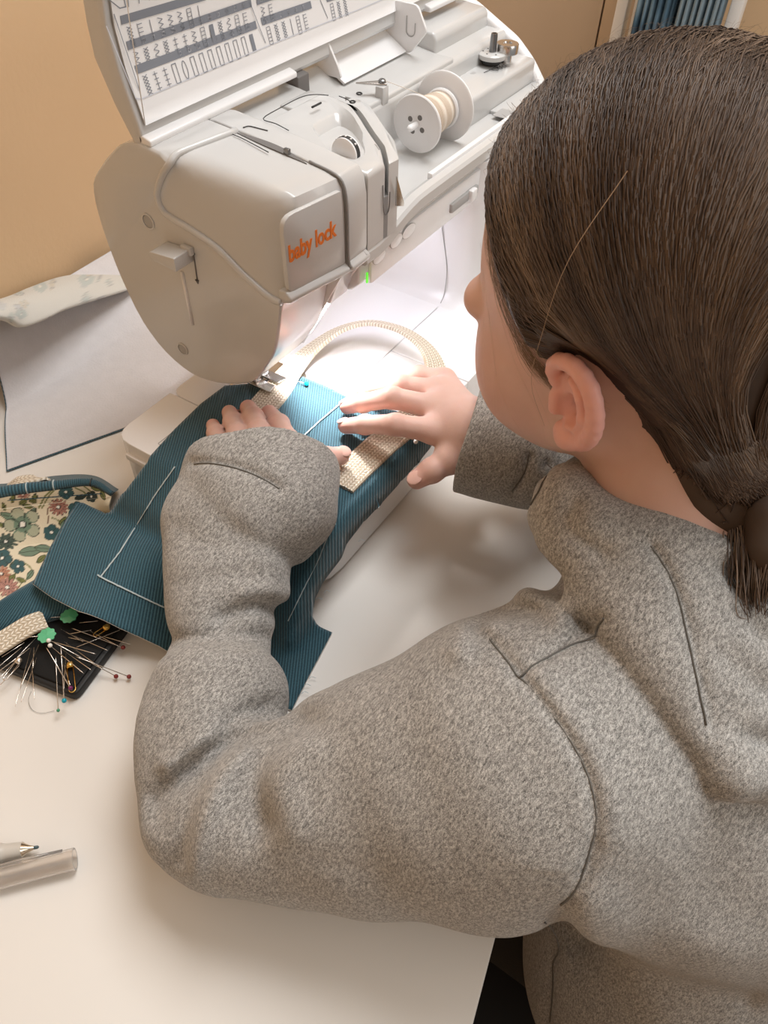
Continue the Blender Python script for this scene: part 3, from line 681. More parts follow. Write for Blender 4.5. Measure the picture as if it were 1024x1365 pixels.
# carrying handle folded up behind the tray
hd = prism('carry_handle', [(.403, .2605), (.405, .2590), (.442, .2790), (.440, .2810)], 0, .5665, .6640, WH, sm, .0006)
prism('handle_end', round_poly([(.405, .2640), (.438, .2640), (.456, .2734), (.444, .2880), (.4186, .2900), (.408, .2720)], .003), 0, .5640, .5664, WH, hd, .0005)
prism('handle_end', round_poly([(.400, .2590), (.410, .2590), (.436, .2740), (.437, .2800), (.4190, .2980), (.3945, .2980), (.3835, .2790)], .004), 0, .6641, .6668, WH, hd, .0005)
hk = np.linspace(0, np.pi, 14)
tube('hook_outline', [(.6636, .4045, .2885)]+[(.6636, .4000+.0045*math.cos(a), .2775-.0045*math.sin(a)) for a in hk]+[(.6636, .3955, .284)], .0005, 'groove', hd, 6)
# spool pin (part of the machine) and the thread spool on it
SY, SZ = .3395, .2385
tube('spool_pin', [(.566, SY, SZ), (.569, SY, SZ), (.655, SY, SZ)], [.0015, .0028, .0030], WH, sm, 14)
sp = thing('thread_spool', 'spool of cream thread between two white discs on the machine', 'thread spool', (.61, SY, SZ-.026))
lathe('spool_flange', [(.0045, .0), (.0225, .0003), (.0232, .001), (.0232, .0022), (.0225, .003), (.006, .003)], (.5785, SY, SZ), (1, 0, 0), WH, sp, 48)
core = [(.0120, .003)]
rng_ = np.random.default_rng(3)
for x in np.linspace(.003, .0400, 110): core.append((.0138+.0022*math.sin(math.pi*(x-.003)/.037)**.6+.00028*math.sin(x*9000)+rng_.uniform(-.00012, .00012), x))
def thread_mat():
    m, nt, b = nodes_of('cream_thread'); N = nt.nodes; L = nt.links; b.inputs['Roughness'].default_value = .7
    b.inputs['Base Color'].default_value = (.80, .66, .52, 1); tc = N.new('ShaderNodeTexCoord'); w = N.new('ShaderNodeTexWave'); w.wave_type = 'BANDS'; w.bands_direction = 'X'
    w.inputs['Scale'].default_value = 700; w.inputs['Distortion'].default_value = 1.5; L.new(tc.outputs['Object'], w.inputs['Vector'])
    r = ramp(nt, [(.0, (.66, .56, .46)), (1, (.88, .80, .70))]); L.new(w.outputs['Fac'], r.inputs[0]); L.new(r.outputs[0], b.inputs['Base Color']); MAT['cream_thread'] = m
thread_mat()
lathe('thread', core+[(.0120, .0402)], (.5785, SY, SZ), (1, 0, 0), 'cream_thread', sp, 40)
lathe('spool_flange', [(.006, .0), (.0155, .0), (.0165, .001), (.0165, .003), (.0150, .0042), (.006, .0042)], (.6187, SY, SZ), (1, 0, 0), WH, sp, 44)
cp = tag(lathe('spool_cap', [(.0045, 0), (.010, .0), (.0275, .0012), (.0285, .002), (.0285, .0034), (.0275, .0042), (.008, .006), (.0045, .006)], (.6232, SY, SZ), (1, 0, 0), WH, None, 56), 'large white disc behind the cream thread spool on the spool pin', 'spool cap')
for a in range(4):
    t = a*math.pi/2+.5; lathe('core_window', [(.0022, -.0002), (.0022, .0001)], (.5785, SY+.0068*math.cos(t), SZ+.0068*math.sin(t)), (-1, 0, 0), 'machine_seam', sp, 12)
# thread running from the spool to the guide clip
th_pts = catmull([(.5985, SY+.004, SZ+.0155), (.590, SY+.008, SZ+.020), (c1[0]+.006, c1[1]+.002, .2665)], 8)
tag(tube('loose_thread', th_pts, .00022, 'cream_thread', None, 5), 'single cream thread running from the spool to the metal guide', 'thread')
# lamp of the machine: a small warm-white panel under the arm that lights the bed
area_light('machine_lamp', (.4200, .330, .1610), (.4010, .322, .066), (.013, .030), .62, (1.0, .97, .96), 125)
lens2 = prism('lamp_lens', round_poly([(.470, .345), (.580, .345), (.580, .362), (.470, .362)], .004), 2, .1655, .1685, 'arm_lens', sm, .0008)
area_light('arm_lamp', (.525, .3535, .1650), (.525, .340, .06), (.11, .016), .11, (.90, .88, 1.0))
# ------------------------------------------------------------------ fabrics on the table
def rib_mat(name, base, hi, scale, bump=.5, rough=.75, axis='X', dist=.6, sheen=.3):
    m, nt, b = nodes_of(name); N = nt.nodes; L = nt.links; b.inputs['Roughness'].default_value = rough
    b.inputs['Sheen Weight'].default_value = sheen; b.inputs['Specular IOR Level'].default_value = .25
    uv = N.new('ShaderNodeUVMap'); uv.uv_map = 'uv'
    w = N.new('ShaderNodeTexWave'); w.bands_direction = axis; w.inputs['Scale'].default_value = scale; w.inputs['Distortion'].default_value = dist
    w.inputs['Detail'].default_value = 2; w.inputs['Detail Scale'].default_value = 4
    L.new(uv.outputs[0], w.inputs['Vector'])
    n = N.new('ShaderNodeTexNoise'); n.inputs['Scale'].default_value = 900; n.inputs['Detail'].default_value = 2; L.new(uv.outputs[0], n.inputs['Vector'])
    ad = N.new('ShaderNodeMath'); ad.operation = 'MULTIPLY_ADD'; ad.inputs[1].default_value = .45; L.new(n.outputs['Fac'], ad.inputs[0]); 
    sc_ = N.new('ShaderNodeMath'); sc_.operation = 'MULTIPLY'; sc_.inputs[1].default_value = .6; L.new(w.outputs['Fac'], sc_.inputs[0]); L.new(sc_.outputs[0], ad.inputs[2])
    r = ramp(nt, [(.15, base), (.85, hi)]); L.new(ad.outputs[0], r.inputs[0]); L.new(r.outputs[0], b.inputs['Base Color'])
    bp = N.new('ShaderNodeBump'); bp.inputs['Strength'].default_value = bump; bp.inputs['Distance'].default_value = .0006
    L.new(ad.outputs[0], bp.inputs['Height']); L.new(bp.outputs[0], b.inputs['Normal']); MAT[name] = m
rib_mat('teal_twill', (.008, .036, .052), (.058, .150, .195), 150, 1.0)
mat('interfacing', (.60, .585, .595), .9, bump=.4, bscale=500, var=.06, vscale=90)
mat('white_edge', (.85, .84, .83), .8, var=.02)
mat('chalk', (.50, .58, .60), .9, bump=.6, bscale=1500, var=.15, vscale=300)
mat('raw_thread', (.55, .66, .70), .9, var=.1)
def weave_mat(name, c0, c1, sx, sy):
    m, nt, b = nodes_of(name); N = nt.nodes; L = nt.links; b.inputs['Roughness'].default_value = .85; b.inputs['Sheen Weight'].default_value = .2
    uv = N.new('ShaderNodeUVMap'); uv.uv_map = 'uv'
    sep = N.new('ShaderNodeSeparateXYZ'); L.new(uv.outputs[0], sep.inputs[0])
    # herringbone: zig-zag the lengthwise coordinate across the width
    pp = N.new('ShaderNodeMath'); pp.operation = 'PINGPONG'; pp.inputs[1].default_value = .0026; L.new(sep.outputs[1], pp.inputs[0])
    ad = N.new('ShaderNodeMath'); ad.operation = 'ADD'; L.new(sep.outputs[0], ad.inputs[0]); L.new(pp.outputs[0], ad.inputs[1])
    cb = N.new('ShaderNodeCombineXYZ'); L.new(ad.outputs[0], cb.inputs[0]); L.new(sep.outputs[1], cb.inputs[1])
    w = N.new('ShaderNodeTexWave'); w.bands_direction = 'X'; w.inputs['Scale'].default_value = sx; w.inputs['Distortion'].default_value = .5; L.new(cb.outputs[0], w.inputs['Vector'])
    w2 = N.new('ShaderNodeTexWave'); w2.bands_direction = 'Y'; w2.inputs['Scale'].default_value = sy; w2.inputs['Distortion'].default_value = .4; L.new(cb.outputs[0], w2.inputs['Vector'])
    mu = N.new('ShaderNodeMath'); mu.operation = 'MULTIPLY'; L.new(w.outputs['Fac'], mu.inputs[0]); L.new(w2.outputs['Fac'], mu.inputs[1])
    sq = N.new('ShaderNodeMath'); sq.operation = 'POWER'; sq.inputs[1].default_value = .5; L.new(mu.outputs[0], sq.inputs[0])
    r = ramp(nt, [(.0, c0), (.8, c1)]); L.new(sq.outputs[0], r.inputs[0]); L.new(r.outputs[0], b.inputs['Base Color'])
    bp = N.new('ShaderNodeBump'); bp.inputs['Strength'].default_value = .8; bp.inputs['Distance'].default_value = .0010
    L.new(sq.outputs[0], bp.inputs['Height']); L.new(bp.outputs[0], b.inputs['Normal']); MAT[name] = m
weave_mat('cotton_webbing', (.48, .38, .26), (.90, .82, .69), 95, 120)

def sstep(a, b, x): t = np.clip((x-a)/(b-a), 0, 1); return t*t*(3-2*t)
def z_work(x, y):
    """height of the teal panel: flat on the machine bed, falling over its front, sloping off its left end on to the bag"""
    x = np.asarray(x, float); y = np.asarray(y, float)
    dl = .2745-x; df = .2272-y
    low = .0022+.034*sstep(.262, .345, y)*sstep(.30, .20, x)
    left = .0668-.0*x-np.clip(dl, 0, 1)*.75-.9*np.clip(dl-.03, 0, 1)
    left = np.maximum(left, low)
    z = np.where(dl > 0, left, .0668)
    frontz = .0668-np.clip(df, 0, 1)*6.0
    z = np.minimum(z, np.maximum(frontz, np.where(dl > 0, np.minimum(low, .0022), .0022)))
    z = z+.0016*np.sin(x*60+y*38)*sstep(.0, .05, dl)*sstep(0, .02, z)
    return z
def sheet(name, outline_px, zf, m, parent, thick, step=.0035, lift=0.0, uvrot=0.0, under=None, smooth_passes=2):
    B = np.array([hit_height(p, zf) for p in outline_px])
    pts = []
    for a, b in zip(B, np.roll(B, -1, 0)):
        n = max(1, int(np.linalg.norm((b-a)[:2])/step))
        for t in np.linspace(0, 1, n, endpoint=False): pts.append((a+(b-a)*t)[:2])
    pts = np.array(pts); lo = pts.min(0); hi = pts.max(0)
    gx, gy = np.meshgrid(np.arange(lo[0], hi[0], step), np.arange(lo[1], hi[1], step)); g = np.stack([gx.ravel(), gy.ravel()], 1)
    def inside(q):
        c = np.zeros(len(q), bool); j = len(pts)-1
        for i in range(len(pts)):
            (xi, yi), (xj, yj) = pts[i], pts[j]
            k = ((yi > q[:, 1]) != (yj > q[:, 1])) & (q[:, 0] < (xj-xi)*(q[:, 1]-yi)/(yj-yi+1e-15)+xi); c ^= k; j = i
        return c
    g = g[inside(g)]
    d = np.min(np.linalg.norm(g[:, None]-pts[None], axis=2), axis=1); g = g[d > step*.5]
    allp = np.vstack([pts, g]); nb_ = len(pts)
    r = delaunay_2d_cdt([Vector((float(a), float(b))) for a, b in allp], [(i, (i+1) % nb_) for i in range(nb_)], [], 1, 1e-7)
    V2 = np.array([(v.x, v.y) for v in r[0]]); T = np.array([f for f in r[2] if len(f) == 3])
    z = zf(V2[:, 0], V2[:, 1])+lift
    # relax the height a little so that cloth rounds over edges
    nbk = [set() for _ in V2]
    for a, b, c in T: nbk[a] |= {b, c}; nbk[b] |= {a, c}; nbk[c] |= {a, b}
    for _ in range(smooth_passes): z = np.array([max(.4*z[i]+.6*np.mean(z[list(s)]), z[i]) if s else z[i] for i, s in enumerate(nbk)])
    top = np.column_stack([V2, z])
    e = .0015
    gx_ = (zf(V2[:, 0]+e, V2[:, 1])-zf(V2[:, 0]-e, V2[:, 1]))/(2*e); gy_ = (zf(V2[:, 0], V2[:, 1]+e)-zf(V2[:, 0], V2[:, 1]-e))/(2*e)
    nr = np.column_stack([-gx_, -gy_, np.ones(len(V2))]); nr /= np.linalg.norm(nr, axis=1)[:, None]
    bot = top-nr*thick; k = len(top)
    # orient
    a, b, c = T[0]; 
    if np.cross(V2[b]-V2[a], V2[c]-V2[a]) < 0: T = T[:, ::-1]
    ec = {}
    for t in T:
        for i in range(3): ec[(t[i], t[(i+1) % 3])] = 1
    rim = [(i, j) for (i, j) in ec if (j, i) not in ec]
    F = [tuple(t) for t in T]+[(t[2]+k, t[1]+k, t[0]+k) for t in T]+[(j, i, i+k, j+k) for i, j in rim]
    me = mesh_from(name, np.vstack([top, bot]), F)
    o = link(name, me, [m, under] if under else m, parent, smooth=True)
    if under:
        nt_ = len(T); mi = np.zeros(len(me.polygons), np.int32); mi[nt_:] = 1; me.polygons.foreach_set('material_index', mi)
    ca, sa = math.cos(uvrot), math.sin(uvrot); uv = np.column_stack([V2[:, 0]*ca-V2[:, 1]*sa, V2[:, 0]*sa+V2[:, 1]*ca])
    # measure the rib direction along the cloth, including the drop over edges
    set_uv(me, np.vstack([uv, uv])); return o
# teal work piece under the presser foot
panel_px = [(352, 507), (330, 512), (300, 514), (268, 538), (232, 573), (197, 616), (167, 655), (141, 685), (122, 676), (104, 667), (84, 700), (62, 740), (43, 778),
            (70, 797), (105, 815), (160, 838), (213, 862), (270, 892), (330, 925), (389, 947), (410, 905), (443, 843), (417, 825), (421, 808), (433, 780), (453, 752), (481, 713), (516, 675), (539, 650), (556, 630), (575, 606), (592, 583),
            (585, 565), (545, 553), (500, 540), (464, 529), (430, 512), (404, 502), (385, 505)]
wk = thing('fabric_panel', 'teal ribbed fabric panel with chalk lines lying under the presser foot', 'fabric', (.30, .30, .066))
sheet('cloth', panel_px, z_work, 'teal_twill', wk, .0007, .0032, 0, math.radians(58), 'white_edge')
def draped_line(name, px, zf, r, m, parent, lift=.0014, n=14):
    pts = []
    for a, b in zip(px[:-1], px[1:]):
        for t in np.linspace(0, 1, n, endpoint=False): pts.append(hit_height((a[0]+(b[0]-a[0])*t, a[1]+(b[1]-a[1])*t), lambda x, y: zf(x, y)+lift))
    pts.append(hit_height(px[-1], lambda x, y: zf(x, y)+lift)); P = np.array(pts); 
    P, T, A_, B_ = frames(P); nrm = np.cross(T, [0, 0, 1.0]); nrm /= np.linalg.norm(nrm, axis=1)[:, None]+1e-9
    j = RNG.normal(size=len(P))*r*.15
    V = np.vstack([P+nrm*(r+j)[:, None], P-nrm*(r-j)[:, None], P+np.array([0, 0, r*.35])]); k = len(P)
    F = []
    for i in range(k-1): F += [(i, i+1, 2*k+i+1, 2*k+i), (2*k+i, 2*k+i+1, k+i+1, k+i)]
    return link(name, mesh_from(name, V, F), m, parent)
draped_line('chalk_line', [(233, 622), (205, 662), (188, 690), (160, 735), (134, 769)], z_work, .0006, 'chalk', wk)
draped_line('chalk_line', [(130, 766), (134, 769), (175, 789), (219, 810)], z_work, .0006, 'chalk', wk)
draped_line('chalk_line', [(400, 585), (425, 562), (450, 541), (466, 526)], z_work, .0006, 'chalk', wk)
draped_line('chalk_line', [(384, 828), (405, 785), (425, 745), (441, 705)], z_work, .0004, 'chalk', wk)
draped_line('chalk_line', [(432, 690), (448, 699)], z_work, .0004, 'chalk', wk)
for p in ((421, 800), (432, 790), (478, 722), (412, 905), (402, 925), (405, 915)):
    a = hit_height(p, z_work); tube('loose_thread_end', catmull([a, a+np.array([.002, -.001, .0015]), a+np.array([.003, -.004, .0008])], 5), .0002, 'raw_thread', wk, 5)
# ------------------------------------------------------------------ cream webbing handle
def ribbon(name, path, normals, width, thick, m, parent, uvs=1.0, label=None):
    P = np.asarray(path, float); T = np.gradient(P, axis=0); T /= np.linalg.norm(T, axis=1)[:, None]
    N_ = np.asarray(normals, float); N_ = N_-T*np.sum(N_*T, 1)[:, None]; N_ /= np.linalg.norm(N_, axis=1)[:, None]; S = np.cross(T, N_)
    w = np.full(len(P), width) if np.isscalar(width) else np.asarray(width)
    prof = [(-.5, -.5), (-.5, .3), (-.47, .5)]+[(t, .5+.10*math.sin((t+.5)*6*np.pi)) for t in np.linspace(-.4, .4, 9)]+[(.47, .5), (.5, .3), (.5, -.5)]
    V = []; UV = []; s = np.concatenate([[0], np.cumsum(np.linalg.norm(np.diff(P, axis=0), axis=1))])
    for i in range(len(P)):
        for a, b in prof: V.append(P[i]+S[i]*a*w[i]+N_[i]*b*thick); UV.append((s[i]*uvs, a*w[i]*uvs))
    k = len(prof); F = []
    for i in range(len(P)-1):
        for j in range(k): F.append((i*k+j, i*k+(j+1) % k, (i+1)*k+(j+1) % k, (i+1)*k+j))
    F += [tuple(range(k))[::-1], tuple((len(P)-1)*k+j for j in range(k))]
    me = mesh_from(name, V, F); set_uv(me, UV); bm = bmesh.new(); bm.from_mesh(me); bmesh.ops.recalc_face_normals(bm, faces=bm.faces); bm.to_mesh(me); bm.free()
    o = link(name, me, m, parent, label); smooth_by_angle(o, 50); return o
zf_ = .0668
key = [(.3330, .2490, zf_+.0012), (.360, .2485, zf_+.0012), (.392, .2470, zf_+.0012), (.420, .2440, zf_+.002), (.450, .2415, .073), (.478, .2480, .0815), (.497, .2640, .0845), (.5095, .2860, .0850), (.5140, .3120, .0850), (.5060, .3390, .0845), (.4830, .3560, .0825), (.453, .3640, .077), (.424, .3650, .0718), (.400, .3610, .0690), (.372, .3570, zf_+.0013), (.352, .3565, zf_+.0013)]
kn = [(0, 0, 1)]*4+[(.1, -.3, .95), (.15, -.42, .9), (.25, -.38, .9), (.40, -.2, .9), (.45, .0, .9), (.36, .28, .9), (.2, .42, .9), (.1, .35, .95), (0, .15, 1)]+[(0, 0, 1)]*3
WP = catmull(key, 8); WN = catmull(kn, 8)
WW = np.interp(np.arange(len(WP)), [0, 24, 36, 52, 80, 92, 108, len(WP)-1], [.027, .027, .023, .019, .019, .021, .026, .026])
wb_ = ribbon('webbing_handle', WP, WN, WW, .0032, 'cotton_webbing', None)
tag(wb_, 'cream cotton webbing strap looped over the machine bed, its end on the teal panel', 'strap')
# ------------------------------------------------------------------ floral tote bag at the left
def proj(Q):
    v = (np.asarray(Q)-CAM)@ROT; return CXY+F_PX*v[..., :2]/v[..., 2:]
def vcol_mat(name, attr, rough=.85, bump=.4, bscale=900, sheen=.1):
    m, nt, b = nodes_of(name); N = nt.nodes; L = nt.links; b.inputs['Roughness'].default_value = rough; b.inputs['Sheen Weight'].default_value = sheen
    a = N.new('ShaderNodeVertexColor'); a.layer_name = attr; L.new(a.outputs[0], b.inputs['Base Color'])
    tc = N.new('ShaderNodeTexCoord'); n = N.new('ShaderNodeTexNoise'); n.inputs['Scale'].default_value = bscale; L.new(tc.outputs['Object'], n.inputs['Vector'])
    bp = N.new('ShaderNodeBump'); bp.inputs['Strength'].default_value = bump; bp.inputs['Distance'].default_value = .0004; L.new(n.outputs['Fac'], bp.inputs['Height']); L.new(bp.outputs[0], b.inputs['Normal'])
    MAT[name] = m
vcol_mat('floral_cotton', 'print')
def paint_flowers(P, flowers, ground):
    """P: print coordinates; returns colours of a flower print"""
    C = np.tile(np.array(ground, float), (len(P), 1))
    def put(mask, col): C[mask] = col
    for fl in flowers:
        k = fl[0]
        if k in ('leaf',):
            _, x, y, r, ang, col = fl; d = P-np.array([x, y]); c, s = math.cos(ang), math.sin(ang); a = d[:, 0]*c+d[:, 1]*s; b = -d[:, 0]*s+d[:, 1]*c
            w = .38*r*np.clip(1-(a/r)**2, 0, 1); put((np.abs(a) < r) & (np.abs(b) < w+.9), (.035, .04, .02)); put((np.abs(a) < r*.93) & (np.abs(b) < w) & (np.abs(b) > .35), col)
        elif k == 'stem':
            _, pts, w, col = fl; q = catmull(pts, 6); d = np.full(len(P), 1e9)
            for a, b in zip(q[:-1], q[1:]):
                ab = b-a; t = np.clip(((P-a)@ab)/(ab@ab+1e-9), 0, 1); d = np.minimum(d, np.linalg.norm(P-a-t[:, None]*ab, axis=1))
            put(d < w, col)
        else:
            _, x, y, r, n, ph, col, edge, sharp, sq = fl; d = P-np.array([x, y]); d = d*np.array([1, 1/sq]); rad = np.linalg.norm(d, axis=1); th = np.arctan2(d[:, 1], d[:, 0])-ph
            pet = np.abs(np.cos(th*n/2)); R_ = r*(1-sharp+sharp*pet**.55)
            m_ = rad < R_; put(m_, edge)
            inn = (rad < R_-max(.6, r*.05)) & (pet > (.16 if n < 9 else .28)); put(inn, col)
            if k == 'big':
                li = inn & (rad > r*.45) & (pet > .45); put(li, tuple(np.array(col)*.45+np.array((.62, .58, .42))*.55)); put(inn & (np.abs(np.sin(th*n*2.5)) < .10) & (rad < r*.6), edge)
            put(rad < r*.20+.3, (.02, .03, .03)); put(np.linalg.norm(d-np.array([-.2, -.1]), axis=1) < r*.13+.4, (.85, .82, .74))
    return C
SAGE, TEALF, PINK, OLIVE, DK = (.16, .24, .17), (.035, .10, .11), (.36, .17, .13), (.17, .19, .06), (.03, .045, .04)
FL = [('stem', [(52, 677), (60, 662), (72, 650)], 1.1, OLIVE), ('stem', [(56, 677), (66, 660), (78, 649)], .9, OLIVE), ('stem', [(63, 677), (64, 688), (64, 697)], .8, (.16, .08, .05)),
      ('stem', [(100, 650), (112, 656), (118, 664)], .9, OLIVE), ('stem', [(112, 648), (122, 656), (130, 664)], .9, OLIVE), ('stem', [(32, 750), (40, 756), (44, 762)], .9, OLIVE), ('stem', [(69, 690), (78, 694), (84, 702)], .8, OLIVE),
      ('stem', [(0, 776), (15, 768), (28, 760)], .7, OLIVE), ('stem', [(20, 790), (30, 776), (40, 770)], .7, OLIVE),
      ('leaf', 46, 664, 7, 1.9, OLIVE), ('leaf', 44, 668, 6, .2, OLIVE), ('leaf', 17, 664, 7, 1.7, OLIVE), ('leaf', 31, 669, 7, 2.6, OLIVE), ('leaf', 37, 675, 7, .2, OLIVE), ('leaf', 129, 651, 8, .2, OLIVE), ('leaf', 137, 660, 7, 1.2, OLIVE), ('leaf', 107, 663, 8, 2.9, DK),
      ('leaf', 86, 694, 9, 2.6, OLIVE), ('leaf', 84, 700, 7, 1.9, SAGE), ('leaf', 14, 772, 9, 2.4, OLIVE), ('leaf', 28, 773, 7, .3, OLIVE), ('leaf', 40, 766, 8, 2.2, SAGE), ('leaf', 2, 700, 6, .3, OLIVE), ('leaf', 40, 735, 16, 3.0, SAGE), ('leaf', 58, 731, 12, .1, SAGE), ('leaf', 55, 745, 8, 2.4, OLIVE),
      ('leaf', 10, 688, 11, .35, SAGE), ('leaf', 43, 684, 9, 2.1, SAGE), ('leaf', 20, 752, 9, 2.7, OLIVE), ('leaf', 5, 675, 6, 1.2, OLIVE),
      ('spk', 8, 722, 17, 11, .4, (.07, .10, .08), DK, .55, .7),
      ('big', 30, 699, 26, 5, .55, SAGE, (.04, .055, .04), .55, .93),
      ('teal', 88, 656, 11, 5, .3, TEALF, DK, .25, .9), ('teal', 69, 710, 12, 5, 1.0, TEALF, DK, .25, .95), ('teal', 3, 744, 14, 5, .2, TEALF, DK, .25, .9), ('teal', 24, 755, 10, 5, .6, TEALF, DK, .25, 1.0), ('teal', 101, 680, 11, 5, .0, TEALF, DK, .25, 1.1), ('teal', 122, 662, 8, 5, .0, DK, DK, .25, 1.0), ('teal', -30, 700, 13, 5, .2, TEALF, DK, .25, 1),
      ('pink', 78, 676, 14, 13, .2, PINK, (.08, .03, .03), .5, .85), ('pink', 31, 659, 10, 11, .2, PINK, (.09, .03, .03), .5, .7), ('pink', 2, 765, 13, 12, .1, (.45, .22, .14), (.10, .04, .03), .5, .9), ('pink', 10, 783, 16, 12, .5, (.42, .22, .18), (.09, .04, .03), .5, .85), ('pink', -22, 660, 10, 11, .2, PINK, (.09, .03, .03), .5, .8)]
GROUND = (.74, .66, .50)
bag = thing('tote_bag', 'teal bag lying open with its cream floral lining showing, left of the machine', 'bag', (.14, .42, 0))
def row(px, zs, n=150):
    P = np.array([on(p, z) for p, z in zip(px, zs)]); q = catmull(P, 30); s = np.linspace(0, len(q)-1, n); i = np.floor(s).astype(int).clip(0, len(q)-2); return q[i]+(q[i+1]-q[i])*(s-i)[:, None]
r0 = row([(-70, 672), (0, 650), (75, 641), (125, 639), (153, 656)], [.044, .046, .046, .044, .038])
r1 = row([(-70, 686), (0, 664), (75, 653), (120, 648), (149, 662)], [.042, .044, .044, .042, .037])
r15 = row([(-70, 705), (0, 690), (75, 678), (115, 668), (146, 676)], [.026, .028, .029, .029, .030])
r2 = row([(-70, 748), (0, 732), (70, 719), (105, 706), (150, 690)], [.010, .012, .012, .012, .012])
r25 = row([(-70, 752), (0, 735), (72, 723), (108, 712), (150, 696)], [.011, .0135, .0135, .0135, .013])
r3 = row([(-70, 850), (0, 803), (46, 775), (80, 757), (120, 735)], [.022, .024, .026, .027, .026])
r4 = row([(-70, 895), (0, 840), (60, 822), (105, 806), (150, 778)], [.003, .0135, .016, .016, .010])
def loft_rows(rows, n):
    R_ = np.array(rows); out = []
    for j in range(R_.shape[1]):
        q = catmull(R_[:, j], n); out.append(q)
    return np.array(out)
Gl = loft_rows([r1, r15, r2, r25, (r25+r3)/2+np.array([0, 0, .003]), r3], 34)
ln = grid_obj('lining', Gl, 'floral_cotton', bag, .0008, 'cream cotton lining printed with sage, teal and pink flowers')
pc = proj(np.array([v.co[:] for v in ln.data.vertices])); set_color(ln.data, 'print', paint_flowers(pc, FL, GROUND))
# rim binding: a rolled edge
cen = (r0+r1)/2; rimr = np.linalg.norm(r0-r1, axis=1)/2*.98
V, F = tube_geo(cen[::3], rimr[::3], 14); me = mesh_from('rim_binding', V, F); kk_ = len(cen[::3]); set_uv(me, [(i*.003, j*.003) for i in range(kk_) for j in range(14)])
link('rim_binding', me, 'teal_twill', bag, smooth=True)
for px, in (((36, 650),), ((73, 646),), ((122, 645),)):
    i = int(np.argmin(np.abs(proj(cen)[:, 0]-px[0]))); t = np.linspace(0, 2*np.pi, 14); c_ = cen[i]; rr_ = rimr[i]*1.03
    T_ = _n(cen[min(i+1, len(cen)-1)]-cen[i-1]); a_ = _n(np.cross(T_, [0, 0, 1])); b_ = np.cross(T_, a_)
    tube('rim_stitch', [c_+rr_*(a_*math.cos(x)+b_*math.sin(x)) for x in t], .0006, 'chalk' if px[0] < 100 else 'print_black', bag, 5)
Gb = loft_rows([r3+np.array([0, 0, .0004]), r3+(r4-r3)*.15+np.array([0, 0, .003]), (r3+r4)/2+np.array([0, 0, .002]), r4, r4-np.array([0, 0, .008])], 10)
ob = grid_obj('front_band', Gb, 'teal_twill', bag, .0010); a_, b_ = Gb.shape[:2]
uv = np.stack(np.meshgrid(np.arange(a_)*.0012, np.arange(b_)*.0011, indexing='ij'), -1).reshape(-1, 2); set_uv(ob.data, np.vstack([uv@np.array([[.5, .87], [.87, -.5]])]*2))
r5 = row([(-70, 640), (0, 645), (75, 634), (125, 634), (158, 652)], [.004, .004, .004, .004, .004])
og = grid_obj('back_panel', loft_rows([r0, (r0+r5)/2, r5], 8), 'teal_twill', bag, .001); set_uv(og.data, np.array([(v.co.x, v.co.y) for v in og.data.vertices]))
# its two webbing handles
hp = catmull([on((60, 826), .0165), on((40, 833), .0185), on((15, 848), .0175), (on((-25, 873), .016)), on((-80, 910), .006)], 8)
ribbon('bag_handle', hp, [(0, -.25, 1)]*len(hp), .016, .0022, 'cotton_webbing', bag)
hp = catmull([on((8, 652), .030), on((22, 643), .0415), on((45, 638), .0425), on((62, 640), .036)], 6)
ribbon('bag_handle', hp, [(-.3, .5, 1)]*len(hp), .012, .0022, 'cotton_webbing', bag)
# ------------------------------------------------------------------ panel backed with white interfacing, against the wall
ip = thing('interfaced_panel', 'teal panel with white interfacing side up, propped against the wall behind the machine', 'fabric', (.33, .58, 0))
bl_, br_ = on((10, 627), .0015), np.array([.438, .452, .0015]); 
def wall_b(q): return float(TN@q[:2])
U = np.linspace(0, 1, 60); Vv = np.linspace(0, 1, 50)
G1 = np.zeros((60, 50, 3))
tl_ = np.array([*tw(.455, BACK-.012), .060]); tr_ = np.array([*tw(.700, BACK-.012), .030])
lead = on((0, 585), .002)
for i, u in enumerate(U):
    for j, v in enumerate(Vv):
        b0_ = bl_+(br_-bl_)*u; t0_ = tl_+(tr_-tl_)*u; q = b0_+(t0_-b0_)*v
        w_ = v**1.6
        q[2] = .0015+(t0_[2]-.0015)*sstep(.55, 1.0, v)+.004*math.sin(v*5+u*3)*math.sin(math.pi*v)+.003*math.sin(math.pi*v)
        q[2] = max(q[2], .0018)
        G1[i, j] = q
grid_obj('interfacing', G1[::-1], 'interfacing', ip, .0006)
G2 = G1.copy(); G2[..., 2] -= .0007; ctr = G2.mean((0, 1)); G2[..., :2] = ctr[:2]+(G2[..., :2]-ctr[:2])*1.012; G2[:, :, 2] = np.maximum(G2[:, :, 2], .0008); G2[:, -4:, :2] = G1[:, -4:, :2]
ou = grid_obj('cloth', G2[::-1], 'teal_twill', ip, .0005); set_uv(ou.data, np.array([(v.co.x, v.co.y) for v in ou.data.vertices]))
